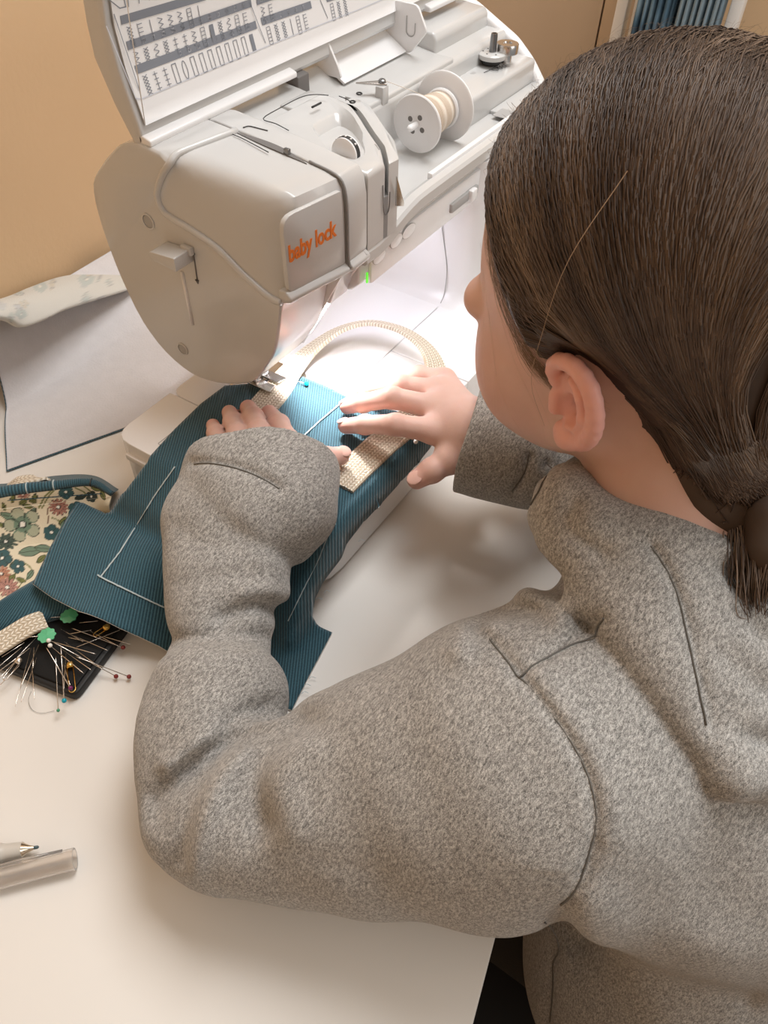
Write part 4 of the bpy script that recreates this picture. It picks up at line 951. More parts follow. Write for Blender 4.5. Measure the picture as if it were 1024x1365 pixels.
# folded-over floral cloth along its top
ff = thing('floral_cloth', 'pale floral cloth folded over the top of the white interfaced panel', 'fabric', (.45, .66, .05))
ftop = [(-90, 430), (0, 402), (40, 385), (80, 371), (120, 366), (175, 362), (230, 355)]
fbot = [(-90, 425), (0, 424), (28, 434), (60, 424), (88, 411), (150, 392), (215, 372)]
def on_wall(p, off):
    d = ray(p); dn = TN@d[:2]; return CAM+d*((off-TN@CAM[:2])/dn)
rt = np.array([on_wall(p, BACK-.006) for p in ftop]); rb = np.array([on_wall(p, BACK-.062) for p in fbot])
rt = catmull(rt, 12); rb = catmull(rb, 12); nrw = np.array([-TN[0], -TN[1], 0])
rows_ = [rt+nrw*.0-np.array([0, 0, .02]), rt, rt*.72+rb*.28+nrw*.012+np.array([0, 0, .010]), rt*.4+rb*.6+nrw*.014+np.array([0, 0, .010]), rb+nrw*.004+np.array([0, 0, .003]), rb-np.array([0, 0, .002])-nrw*.004]
Gf = loft_rows(rows_, 14)
of = grid_obj('folded_edge', Gf, 'floral_cotton', ff, .0009)
pcf = proj(np.array([v.co[:] for v in of.data.vertices])); pr_ = np.random.default_rng(11)
FL2 = []
for k in range(46):
    x, y = pr_.uniform(-60, 200), pr_.uniform(355, 440); c_ = [(.50, .56, .52), (.44, .52, .50), (.60, .55, .45), (.52, .54, .56)][k % 4]
    FL2.append(('leaf', x, y, pr_.uniform(5, 11), pr_.uniform(0, 3.1), c_) if k % 3 else ('teal', x, y, pr_.uniform(6, 12), 5, pr_.uniform(0, 3), c_, (.46, .50, .48), .3, .8))
def paint_pale(P):
    C = paint_flowers(P, FL2, (.66, .65, .60)); return (.65*C.clip(.34, 1)+.35*np.array((.68, .67, .62)))*.86
set_color(of.data, 'print', paint_pale(pcf))
# ------------------------------------------------------------------ pin box and pins
mat('black_plastic', (.008, .008, .008), .6, var=.1, bump=.1, bscale=900, spec=.2)
mat('black_rim', (.018, .018, .018), .5, var=.1, spec=.3)
k0 = on((104, 936), .0)[:2]; ku = _n(np.array([*(on((170, 846), 0)[:2]-k0), 0]))[:2]; kv = np.array([-ku[1], ku[0]])
def kb(a, b): q = k0+ku*a+kv*b; return (float(q[0]), float(q[1]))
pb = thing('pin_tray', 'square black pin tray full of pins beside the floral bag', 'pin tray', (*kb(.04, .04), 0))
prism('tray_base', round_poly([kb(0, 0), kb(.074, 0), kb(.074, .10), kb(0, .10)], .006, 5), 2, .0003, .0080, 'black_rim', pb, .0015)
prism('tray_pad', round_poly([kb(.0035, .0035), kb(.0705, .0035), kb(.0705, .0965), kb(.0035, .0965)], .004, 5), 2, .0080, .0098, 'black_plastic', pb, .0010)
mat('pin_steel', (.78, .72, .66), .25, 1.0, var=.02)
mat('gold_metal', (.80, .52, .14), .25, 1.0, var=.05)
for nm_, c_ in (('red', (.20, .012, .010)), ('white', (.85, .82, .76)), ('teal', (.0, .36, .48)), ('green', (.06, .30, .16)), ('purple', (.16, .01, .10)), ('dark', (.03, .012, .012)), ('mint', (.10, .46, .24))): mat('pinhead_'+nm_, c_, .25, var=.05, coat=.3)
def ball_mesh(name, c, r, n=12):
    bm = bmesh.new(); bmesh.ops.create_uvsphere(bm, u_segments=n, v_segments=8, radius=r)
    bmesh.ops.translate(bm, vec=Vector(tuple(map(float, c))), verts=bm.verts); return bm_mesh(name, bm)
HN = {'red': 'dark red', 'white': 'white', 'teal': 'turquoise', 'green': 'green', 'purple': 'purple', 'dark': 'black'}
def pin(pa, za, pb_, zb, head, label, group, r=.00034):
    """from head (pa) to point (pb_)"""
    a, b = on(pa, za), on(pb_, zb)
    if head is None:
        o = tag(tube('pin', [a, a*.04+b*.96, b], [r, r, r*.2], 'pin_steel', None, 6), label, 'pin', group); return o
    t = thing('pin', label, 'pin', tuple(a), group)
    tube('shaft', [a, a*.06+b*.94, b], [r, r, r*.2], 'pin_steel', t, 6)
    link('head', ball_mesh('head', a, .0017 if head != 'green' else .0012), 'pinhead_'+head, t, smooth=True)
S6 = 190/1024
def c6(x, y): return (x*S6, 800+y*S6)
GP = 'pins scattered on the black tray'
headed = [((885, 341), (512, 200), 'red', 'dark red ball pin with its head past the tray edge, beneath the teal panel corner', .009, .014),
          ((834, 548), (380, 300), 'red', 'dark red ball pin reaching past the tray, left of the two lowest red heads', .004, .020),
          ((927, 550), (545, 405), 'red', 'dark red ball pin lying furthest right, off the tray', .004, .018),
          ((350, 290), (690, 388), 'white', 'upper of the two white ball pins beside the mint flower head', .020, .014),
          ((360, 326), (603, 528), 'white', 'lower of the two white ball pins beside the mint flower head', .019, .013),
          ((461, 722), (436, 310), 'teal', 'turquoise ball pin at the lower edge of the tray', .012, .016),
          ((418, 792), (400, 400), 'green', 'small green ball pin hanging over the lower edge of the tray', .008, .015),
          ((507, 632), (330, 335), 'purple', 'purple ball pin next to the gold safety pin', .0125, .018)]
for a, b, h_, lb, za, zb in headed: pin(c6(*a), za, c6(*b), zb, h_, lb, GP)
GQ = 'plain steel pins on the black tray'
plain = [((570, 163), (705, 150)), ((640, 218), (850, 330)), ((860, 215), (545, 340)), ((500, 243), (660, 215)), ((500, 243), (775, 362)), ((490, 268), (640, 300)), ((745, 262), (940, 317)), ((440, 210), (600, 300)), ((465, 300), (735, 495)), ((440, 350), (655, 502)),
         ((265, 265), (90, 445)), ((155, 340), (-60, 520)), ((175, 305), (10, 410)), ((215, 345), (-20, 520)), ((110, 440), (-40, 600)), ((140, 470), (0, 612)), ((225, 345), (108, 768)), ((245, 340), (235, 500)), ((265, 412), (152, 735)), ((280, 320), (140, 645)), ((232, 480), (248, 715)), ((480, 300), (455, 700)), ((445, 420), (505, 615)), ((405, 470), (485, 600))]
for i, (a, b) in enumerate(plain):
    pin(c6(*a), .0135+.0003*(i % 7), c6(*b), .0108+.0002*(i % 5), None, 'plain steel pin lying among the pins on the black tray', GQ, .00030)
def flower_pin(p, z, lb, ph):
    q = on(p, z); t = thing('flower_pin', lb, 'pin', tuple(q)); n = 60; th = np.linspace(0, 2*np.pi, n, endpoint=False); r_ = .0062*(1+.07*np.cos(9*th+ph))
    V = [q+np.array([0, 0, .0012])]+[q+np.array([a*math.cos(x), a*math.sin(x), .0006+.0003*math.sin(3*x)]) for a, x in zip(r_, th)]+[q+np.array([a*math.cos(x)*.97, a*math.sin(x)*.97, -.0002]) for a, x in zip(r_, th)]
    F = [(0, 1+i, 1+(i+1) % n) for i in range(n)]+[(1+i, 1+n+i, 1+n+(i+1) % n, 1+(i+1) % n) for i in range(n)]+[tuple(range(2*n, n, -1))]
    link('flower_head', mesh_from('flower_head', V, F), 'pinhead_mint', t)
    tube('shaft', [q, q+np.array([-.012, .018, -.003]), q+np.array([-.020, .030, -.0045])], .0003, 'pin_steel', t, 6)
flower_pin(c6(337, 255), .019, 'mint green flower-headed pin beside the two white ball pins', .2)
flower_pin(c6(497, 115), .017, 'mint green flower-headed pin half under the teal bag band', 1.0)
def safety_pin(pa, pb_, m, lb, w=.0022):
    a, b = on(pa, .0125), on(pb_, .0115); d = _n(b-a); s = _n(np.cross(d, [0, 0, 1])); t = thing('safety_pin', lb, 'safety pin', tuple(a))
    arc = [b+s*w*math.cos(x)+d*w*math.sin(x) for x in np.linspace(0, np.pi, 9)]
    tube('wire', [a+s*w]+arc+[a-s*w*.9], .00038, m, t, 6)
    V, F = tube_geo([a-d*.0045, a-d*.003, a, a+d*.0008], [.0010, .0026, .0028, .0022], 10); link('clasp', mesh_from('clasp', V, F), m, t, smooth=True)
safety_pin(c6(505, 480), c6(520, 640), 'gold_metal', 'gold safety pin lying near the lower edge of the black tray')
safety_pin(c6(752, 205), c6(690, 245), 'gold_metal', 'gold safety pin tucked under the edge of the teal panel', .0018)
safety_pin(c6(125, 450), c6(40, 560), 'pin_steel', 'silver safety pin on the tray beside the cream bag handle', .0016)
hr = catmull([on(c6(225, 655), .010), on(c6(205, 720), .002), on(c6(230, 785), .001), on(c6(300, 812), .001), on(c6(390, 795), .001)], 8)
tag(tube('loose_thread', hr, .00012, 'print_black', None, 4), 'thin curled loose thread on the table below the pin tray', 'thread')
# pins in the work piece
def work_pin(p, q, h_, lb):
    a = hit_height(p, z_work)+np.array([0, 0, .0028]); b = hit_height(q, z_work)+np.array([0, 0, .0012]); t = thing('pin', lb, 'pin', tuple(a))
    tube('shaft', [a, (a+b)/2+np.array([0, 0, .0015]), b], .0004, 'pin_steel', t, 6); link('head', ball_mesh('head', a, .0021), 'pinhead_'+h_, t, smooth=True)
work_pin((409, 515), (382, 509), 'teal', 'turquoise ball pin stuck in the teal panel beside the presser foot')
work_pin((554, 592), (530, 580), 'white', 'white ball pin in the teal panel under the right hand')
# ------------------------------------------------------------------ pen and cap at lower left
mat('pen_silver', (.62, .60, .56), .3, .6, var=.05); mat('pen_grip', (.58, .55, .50), .35, var=.05); mat('pen_brass', (.72, .62, .50), .2, 1.0, var=.05); mat('pen_ink', (.05, .09, .10), .4, var=.1)
pd = on((52, 1129), .0062); ps = on((-60, 1147), .0062); ax = _n(ps-pd); L0 = np.linalg.norm(ps-pd)
pn = thing('marking_pen', 'silver marking pen with a dark fine tip on the table, left edge', 'pen', tuple(pd))
lathe('tip', [(.0003, 0), (.0010, .0008), (.0011, .0030)], pd, ax, 'pen_ink', pn, 14)
lathe('cone', [(.0011, .0028), (.0016, .0045), (.0022, .006), (.0044, .0098)], pd, ax, 'pen_brass', pn, 24)
lathe('grip', [(.0046, .0096), (.0047, .012), (.0050, .018), (.0052, .0205), (.0060, .0222), (.0061, .0255), (.0055, .0275), (.0056, .030)], pd, ax, 'pen_grip', pn, 28)
lathe('barrel', [(.0056, .030), (.0056, .12), (.0050, .125), (.002, .126)], pd, ax, 'pen_silver', pn, 28)
mat('cap_plastic', (.97, .93, .89), .10, trans=.85, var=.01)
ca_, cb_ = on((100, 1145), .0068), on((-60, 1186), .0068); ax = _n(cb_-ca_)
pcp = thing('pen_cap', 'clear plastic pen cap lying beside the silver pen', 'pen cap', tuple(ca_))
lathe('tube', [(.0, .100), (.0050, .099), (.0054, .0), (.0066, .0), (.0067, .001), (.0063, .10), (.005, .104), (.0, .104)], ca_, ax, 'cap_plastic', pcp, 32)
sd = _n(np.cross(ax, [0, 0, 1])); 
if sd[1] < 0: sd = -sd
tube('clip', [ca_+sd*.0050+ax*.006+np.array([0, 0, .005]), ca_+sd*.0056+ax*.03+np.array([0, 0, .005]), ca_+sd*.0050+ax*.07+np.array([0, 0, .0045])], [.0008, .0011, .0011], 'cap_plastic', pcp, 8)
# ------------------------------------------------------------------ the person
HO = np.array([.36788, .08122, .28824]); HS = 1.011
HB = np.array([[.98000, .14626, -.13493], [-.10274, .95260, .28637], [.17041, -.26678, .94857]])   # columns: right, forward, up
def hl(p): return HO+HS*(HB@np.asarray(p, float))
def to_local(P): return (P-HO)@HB/HS
def culled(f, lo, hi, mg=.02):
    lo = np.asarray(lo, float)-mg; hi = np.asarray(hi, float)+mg
    def g(P):
        q = np.maximum(np.maximum(lo-P, P-hi), 0); db = np.linalg.norm(q, axis=1); out = db+mg*.7; m = db <= 0
        if m.any(): out[m] = f(P[m])
        return out
    return g
SKC, SKR = (0, -.014, .022), (.0710, .0865, .080)
def ear_sdf(L, sd):
    q = L*np.array([-sd, 1, 1])          # mirror so that the ear sits at -x
    A = _n([0, -.22, 1]); Bf = _n([0, 1, .22]); e0 = np.array([-.0705, -.006, -.019])
    def E(b, a, out): return e0+A*a+Bf*b+np.array([-out, 0, 0])
    hx = [(.0085, .0030, .002), (.0120, .0140, .003), (.0075, .0245, .006), (-.0030, .0285, .0095), (-.0130, .0235, .0135), (-.0180, .0120, .0160), (-.0175, -.0010, .0155), (-.0130, -.0125, .0125), (-.0060, -.0205, .0085), (.0010, -.0255, .006)]
    H = [E(*h) for h in hx]; d = chain(q, catmull(H, 2), np.interp(np.linspace(0, 1, 19), [0, .15, .6, 1], [.0026, .0036, .0042, .0046]), .002)
    # inner plate
    nb_ = _n(np.array([-1, 0, 0])*.9+Bf*.42); fx = Bf-nb_*(Bf@nb_); fx = _n(fx); Bm = np.stack([nb_, fx, A], 1)
    pl = ell(q, E(-.004, .001, .0055), (.0034, .0140, .0245), Bm); d = smin(d, pl, .003)
    ah = chain(q, [E(.000, .0175, .0075), E(-.0075, .0130, .0110), (E(-.0105, .0020, .0125)), E(-.0075, -.0085, .0105), E(-.0005, -.0130, .0075)], [.0018, .0024, .0026, .0026, .0024], .002); d = smin(d, ah, .0025)
    d = smin(d, ell(q, E(.0015, -.0235, .0055), (.0048, .0085, .0078), Bm), .003)     # lobe
    d = smin(d, rc(q, E(.0095, -.0010, .003), E(.0085, -.0080, .004), .0036, .0040), .003)  # tragus
    cn = ell(q, E(.0005, -.0015, .0110), (.0100, .0075, .0105), Bm); d = smax(d, -cn, .002)
    return d
def head_base(L):
    d = ell(L, SKC, SKR)
    d = smin(d, ell(L, (0, .026, -.030), (.057, .061, .070)), .03)
    for s in (-1, 1):
        d = smin(d, ell(L, (s*.031, .047, -.046), (.034, .034, .041)), .018)
        d = smin(d, rc(L, (s*.050, -.002, -.056), (s*.012, .066, -.098), .017, .015), .022)
    d = smin(d, ell(L, (0, .073, -.100), (.020, .016, .016)), .015)
    return d
def head_sdf(P):
    L = to_local(P); d = head_base(L)
    for s in (-1, 1): d = smax(d, -ell(L, (s*.031, .091, .000), (.017, .014, .011)), .012)       # eye sockets
    for s in (-1, 1): d = smin(d, ell(L, (s*.030, .070, -.001), (.0150, .0145, .0125)), .004)      # lids
    d = smin(d, rc(L, (0, .079, .010), (0, .0975, -.0300), .0062, .0074), .010)
    for s in (-1, 1): d = smin(d, ell(L, (s*.0080, .0900, -.034), (.0068, .0085, .0060)), .005)
    d = smin(d, ell(L, (0, .0845, -.0610), (.019, .010, .0055)), .005); d = smin(d, ell(L, (0, .0830, -.0690), (.016, .010, .0060)), .005)
    for s in (-1, 1): d = smin(d, ear_sdf(L, s), .0035)
    return d*HS
NB = np.array([.328, .012, .150])                                    # base of the neck
SL, SR = np.array([.222, .022, .118]), np.array([.452, -.005, .118])
EL, WL = np.array([.112, .168, .052]), np.array([.300, .296, .092])
ER, WR = np.array([.560, .045, .045]), on((628, 572), .098)
def pz(l): return [on((x, y), z) for x, y, z in l]
# right hand: each finger from knuckle to tip
RH = {'index': pz([(578, 574, .097), (527, 566, .1015), (487, 566, .0890), (461, 568, .0765)]),
      'middle': pz([(578, 543, .101), (523, 530, .1055), (484, 537, .0910), (463, 542, .0770)]),
      'ring': pz([(583, 521, .099), (535, 513, .1020), (502, 516, .0890), (483, 521, .0765)]),
      'little': pz([(592, 507, .093), (560, 499, .0940), (536, 503, .0840), (519, 509, .0760)]),
      'thumb': pz([(614, 600, .090), (600, 611, .0850), (576, 627, .0800), (556, 639, .0745)])}
RR = {'index': (.0098, .0083, .0074, .0064), 'middle': (.0098, .0084, .0074, .0064), 'ring': (.0094, .0078, .0070, .0060), 'little': (.0088, .0070, .0062, .0054), 'thumb': (.0120, .0108, .0093, .0078)}
LH = {'index': pz([(386, 614, .092), (384, 588, .0935), (372, 566, .0885), (359, 551, .0800)]),
      'middle': pz([(352, 604, .095), (346, 577, .0965), (338, 557, .0905), (331, 544, .0800)]),
      'ring': pz([(324, 606, .093), (317, 580, .0935), (311, 562, .0875), (306, 550, .0780)]),
      'little': pz([(302, 618, .088), (294, 594, .0870), (288, 577, .0820), (284, 567, .0750)]),
      'thumb': pz([(392, 645, .088), (412, 625, .0880), (434, 612, .0850), (453, 608, .0800)])}
LR = {'index': (.0098, .0088, .0080, .0070), 'middle': (.0098, .0088, .0080, .0070), 'ring': (.0094, .0082, .0074, .0064), 'little': (.0088, .0074, .0066, .0056), 'thumb': (.0118, .0102, .0090, .0076)}
def hand_sdf(P, H, Rd, W, extra):
    d = rc(P, extra, W, .0225, .0195)
    pal = None
    for k in ('index', 'middle', 'ring', 'little'):
        e = rc(P, W, H[k][0], .0165, .0105); pal = e if pal is None else smin(pal, e, .012)
    pal = smin(pal, rc(P, W, H['thumb'][1], .0150, .0115), .010); d = smin(d, pal, .012)
    fin = None
    for k in H:
        e = chain(P, H[k], Rd[k], .003)
        # slightly fuller joints
        for j in (1, 2): e = smin(e, np.linalg.norm(P-H[k][j], axis=1)-Rd[k][j]*1.03, .003)
        fin = e if fin is None else smin(fin, e, .0012)
    return smin(d, fin, .005)
allR = np.vstack(list(RH.values())+[[WR]]); allL = np.vstack(list(LH.values())+[[WL]])
handR = culled(lambda P: hand_sdf(P, RH, RR, WR, WR+(ER-WR)*.25), allR.min(0)-.03, allR.max(0)+.03)
handL = culled(lambda P: hand_sdf(P, LH, LR, WL, WL+(EL-WL)*.25), allL.min(0)-.03, allL.max(0)+.03)
head_c = culled(head_sdf, HO-.15, HO+.15)
Lsl = [((350, 600), .100, 88), ((348, 632), .101, 102), ((350, 662), .100, 100)]
Bsl = [((322, 655), .096, 84), ((304, 700), .088, 84), ((302, 760), .078, 80), ((299, 812), .068, 73), ((293, 870), .060, 66), ((290, 930), .056, 66)]
Csl = [((290, 934), .058, 97), ((282, 985), .056, 94), ((262, 1045), .053, 82)]
Usl = [((262, 1075), .052, 78), ((310, 1080), .056, 98), ((400, 1070), .064, 118), ((470, 1062), .072, 134), ((540, 1050), .082, 152), ((640, 1032), .098, 178), ((715, 1010), .110, 185)]
def sl_pts(l, s=1.0):
    P = np.array([on(p, z) for p, z, w in l]); r = np.array([w*depth_of(q)/F_PX for q, (_, _, w) in zip(P, l)]); return P, r*s
FP, FR = sl_pts(Lsl, .97); BP, BR = sl_pts(Bsl, .97); CP, CR = sl_pts(Csl, .98); UP, UR = sl_pts(Usl, .96)
HP_, HR_ = sl_pts([((385, 650), .090, 62), ((400, 690), .080, 40), ((392, 728), .074, 22)])      # cuff sagging on the thumb side
Rsl = [((596, 572), .102, 76), ((640, 584), .100, 73), ((675, 600), .096, 64), ((706, 612), .090, 60)]
RP, RRd = sl_pts(Rsl); RP = np.vstack([RP, [[.500, .095, .070], ER, SR]]); RRd = np.concatenate([RRd, [.042, .050, .062]])
CH_C, CH_R = (.335, -.056, .045), (.120, .070, .110)
def neck_sdf(P): return smin(rc(P, hl((0, -.026, -.050)), NB+np.array([0, .002, .02]), .046, .050), rc(P, NB+np.array([0, .0, .02]), (.335, -.03, .09), .048, .056), .02)
ALP = np.vstack([[WL], BP[:-1], CP, UP, [SL]]); ALR = np.concatenate([[.020], np.minimum(BR[:-1]*.5, .027), np.minimum(CR*.5, .030), np.minimum(UR*.5, .036), [.042]])
armL = culled(lambda P: chain(P, ALP, ALR, .008), ALP.min(0)-.05, ALP.max(0)+.05)
armR = culled(lambda P: smin(rc(P, SR, ER, .042, .033), rc(P, ER, WR, .030, .021), .01), np.minimum(np.minimum(SR, ER), WR)-.05, np.maximum(np.maximum(SR, ER), WR)+.05)
def body_sdf(P):
    d = smin(head_c(P), neck_sdf(P), .012)
    t = smin(ell(P, CH_C, CH_R), ell(P, (.335, -.10, -.13), (.115, .080, .16)), .05)
    t = smin(t, rc(P, (.26, .01, .115), (.41, -.005, .115), .042, .042), .03); d = smin(d, t, .02)
    d = smin(d, np.minimum(armL(P), armR(P)), .012)
    return smin(np.minimum(handR(P), handL(P)), d, .006)
bme = sdf_mesh('body', body_sdf, (.05, -.22, -.30), (.68, .42, .42), .0019)
def skin_mat():
    m, nt, b = nodes_of('skin'); N = nt.nodes; L = nt.links; a = N.new('ShaderNodeVertexColor'); a.layer_name = 'tone'
    tc = N.new('ShaderNodeTexCoord'); n = N.new('ShaderNodeTexNoise'); n.inputs['Scale'].default_value = 60; n.inputs['Detail'].default_value = 5; L.new(tc.outputs['Object'], n.inputs['Vector'])
    mx = N.new('ShaderNodeMix'); mx.data_type = 'RGBA'; mx.blend_type = 'MULTIPLY'; mx.inputs[0].default_value = .35
    r = ramp(nt, [(.3, (.86, .74, .70)), (.7, (1, 1, 1))]); L.new(n.outputs['Fac'], r.inputs[0]); L.new(a.outputs[0], mx.inputs[6]); L.new(r.outputs[0], mx.inputs[7]); L.new(mx.outputs[2], b.inputs['Base Color'])
    b.inputs['Roughness'].default_value = .48; b.inputs['Specular IOR Level'].default_value = .35
    b.inputs['Subsurface Weight'].default_value = .22; b.inputs['Subsurface Radius'].default_value = (1.0, .35, .2); b.inputs['Subsurface Scale'].default_value = .006
    n2 = N.new('ShaderNodeTexNoise'); n2.inputs['Scale'].default_value = 900; L.new(tc.outputs['Object'], n2.inputs['Vector']); bp = N.new('ShaderNodeBump'); bp.inputs['Strength'].default_value = .12; bp.inputs['Distance'].default_value = .0006
    L.new(n2.outputs['Fac'], bp.inputs['Height']); L.new(bp.outputs[0], b.inputs['Normal']); MAT['skin'] = m
skin_mat()
person = thing('person', 'child in a grey hooded sweatshirt with tied-back brown hair, guiding fabric at the sewing machine', 'person', (.335, -.15, FLOOR))
body = link('body', bme, 'skin', person, smooth=True)
co = np.empty(len(bme.vertices)*3, np.float32); bme.vertices.foreach_get('co', co); co = co.reshape(-1, 3).astype(float)
tone = np.tile(np.array((.72, .49, .425)), (len(co), 1)); Lc = to_local(co)
def blend(mask, col): 
    global tone
    tone = tone*(1-mask[:, None])+np.array(col)*mask[:, None]
earm = np.zeros(len(co))
for s in (-1, 1):
    near = np.linalg.norm(Lc-np.array([s*.08, -.006, -.018]), axis=1) < .06
    if near.any(): earm[near] = np.maximum(earm[near], 1-sstep(.0, .004, ear_sdf(Lc[near], s)))
blend(earm*.7, (.82, .41, .36))
blend(np.exp(-(np.linalg.norm(Lc-np.array([-.045, .06, -.045]), axis=1)/.03)**2)*.5, (.70, .40, .34))
blend(np.exp(-(np.linalg.norm(Lc-np.array([0, .086, -.064]), axis=1)/.014)**2)*.8, (.45, .15, .13))
for H in (RH, LH):
    for k in H:
        blend(np.exp(-(np.linalg.norm(co-H[k][3], axis=1)/.012)**2)*.6, (.78, .38, .31)); blend(np.exp(-(np.linalg.norm(co-H[k][1], axis=1)/.010)**2)*.35, (.64, .34, .26))
set_color(bme, 'tone', tone)
# nails, eyes
mat('nail', (.80, .50, .43), .25, var=.03, coat=.3); mat('eye_white', (.80, .78, .75), .2, var=.02); mat('lash', (.04, .025, .02), .6, var=.1); mat('iris', (.06, .08, .09), .2, var=.1)
def blob(name, c, r, Bm, m, parent, h=.0007):
    q = sdf_mesh(name, lambda P: ell(P, c, r, Bm), np.asarray(c)-max(r)-.002, np.asarray(c)+max(r)+.002, h); return link(name, q, m, parent, smooth=True)
for H, ks, Rd in ((RH, ('index', 'middle', 'ring', 'thumb'), RR), (LH, ('thumb',), LR)):
    for k in ks:
        t = _n(H[k][3]-H[k][2]); up = np.array([0, 0, 1.0]) if k != 'thumb' else _n([-.2, -.3, 1]) ; up = _n(up-t*(up@t)); sd = np.cross(t, up); r_ = Rd[k][3]
        blob('fingernail', H[k][3]+up*r_*.88+t*r_*.10, (r_*.86, r_*.70, .0012), np.stack([t, sd, up], 1), 'nail', body)
for s in (-1, 1):
    ey = blob('eye', hl((s*.028, .0690, -.0020)), (.0105, .0115, .0090), HB, 'eye_white', body, .001)
    blob('iris', hl((s*.028, .0795, -.004)), (.0050, .0025, .0050), HB, 'iris', ey, .0007)
    tube('eyelash', [hl((s*(.029+.011*math.sin(a)), .0800-.008*a*a, -.0005)) for a in np.linspace(-1.0, .8, 9)], .0006, 'lash', body, 6)
# ------------------------------------------------------------------ hooded sweatshirt
def zsup(P): return np.where((P[:, 0] < .62) & (P[:, 1] > .19), z_work(P[:, 0], P[:, 1])*np.where((P[:, 1]+.75*(P[:, 0]-.17) > .285) | (P[:, 0] > .26), 1, 0), 0)
inner_ = np.array([at((x, y), d) for x, y, d in ((764, 656, .425), (792, 682, .413), (832, 697, .403), (882, 700, .396), (940, 699, .394), (992, 695, .398), (1055, 692, .415))]+[(.420, -.030, .200), (.425, .030, .190), (.385, .058, .175), (.345, .064, .172)])
outer_ = np.array([at((x, y), d) for x, y, d in ((742, 690, .418), (764, 745, .396), (803, 796, .383), (848, 856, .371), (894, 920, .363), (950, 982, .360), (1022, 1026, .366))]+[(.370, -.140, .110), (.455, -.080, .135), (.430, .030, .155), (.352, .074, .152)])
def loop(p, n): q = catmull(np.vstack([p, p[:1], p[1:2]]), n)[:len(p)*n+1]; return q
hi_, ho_ = loop(inner_, 2), loop(outer_, 2)
def hood_sdf(P):
    d = chain(P, ho_, np.full(len(ho_), .0145), .004); d = smin(d, chain(P, hi_, np.full(len(hi_), .0085), .004), .006)
    for t in (.22, .42, .62, .82): d = smin(d, chain(P, hi_*(1-t)+ho_*t+np.array([0, 0, .002]), np.full(len(hi_), .0125), .004), .010)
    return d
hood_c = culled(hood_sdf, np.minimum(inner_.min(0), outer_.min(0))-.02, np.maximum(inner_.max(0), outer_.max(0))+.02)
SQ = np.array([1, 1, 1.18])
def fore(P):
    Q_ = P*SQ; cf = smin(chain(Q_, FP*SQ, FR, .012), chain(Q_, HP_*SQ, HR_, .010), .014)
    d = smin(cf, chain(Q_, BP*SQ, BR, .012), .0035); return smin(d, chain(Q_, CP*SQ, CR, .014), .0030)*.92
fore_all = np.vstack([FP, BP, CP])
fore_c = culled(fore, fore_all.min(0)-.06, fore_all.max(0)+.06, .03)
upper_c = culled(lambda P: chain(P, UP, UR, .02), UP.min(0)-.08, UP.max(0)+.08, .06)
right_c = culled(lambda P: chain(P, RP, RRd, .015), RP.min(0)-.06, RP.max(0)+.06, .03)
cuff_dir = _n(FP[0]-FP[2]); cuff_n = _n(cuff_dir+np.array([.10, .0, .30])); CL0 = on((350, 618), .100); cuffR = _n(RP[0]-RP[1]); CR0 = on((624, 580), .100)
def hoodie_base(P):
    t = smin(ell(P, (.322, -.058, .040), (.156, .104, .130)), ell(P, (.315, -.105, -.150), (.185, .112, .195)), .05)
    t = smin(t, rc(P, (.250, .020, .112), (.415, .0, .112), .050, .050), .035)
    a = smin(upper_c(P), fore_c(P), .004)
    t = smin(t, rc(P, UP[-1], (.285, -.075, .015), UR[-1]*.96, .105), .03)
    d = smin(t, a, .040); d = smin(d, right_c(P), .016)
    d = smin(d, hood_c(P), .0020)
    # rest on table and work piece
    cut = np.maximum(np.maximum(FRONT-.003-P[:, :2]@TN, P[:, 2]-zsup(P)-.0012), -.11-P[:, 2]); d = smax(d, -cut*.8, .004)
    # leave openings: cuffs and neck
    for c0_, ax_, nn_, r_ in ((CL0, cuff_dir, cuff_n, .043), (CR0, cuffR, cuffR, .034)):
        near = np.linalg.norm(P-c0_, axis=1) < .085
        if near.any():
            q = P[near]; dd = np.maximum(d[near], (q-c0_)@nn_); d[near] = np.maximum(dd, -rc(q, c0_+ax_*.06, c0_-ax_*.010, r_, r_*.92))
    d = np.maximum(d, -rc(P, NB+np.array([.003, .004, .0]), hl((0, -.026, -.05)), .047, .047))
    return d
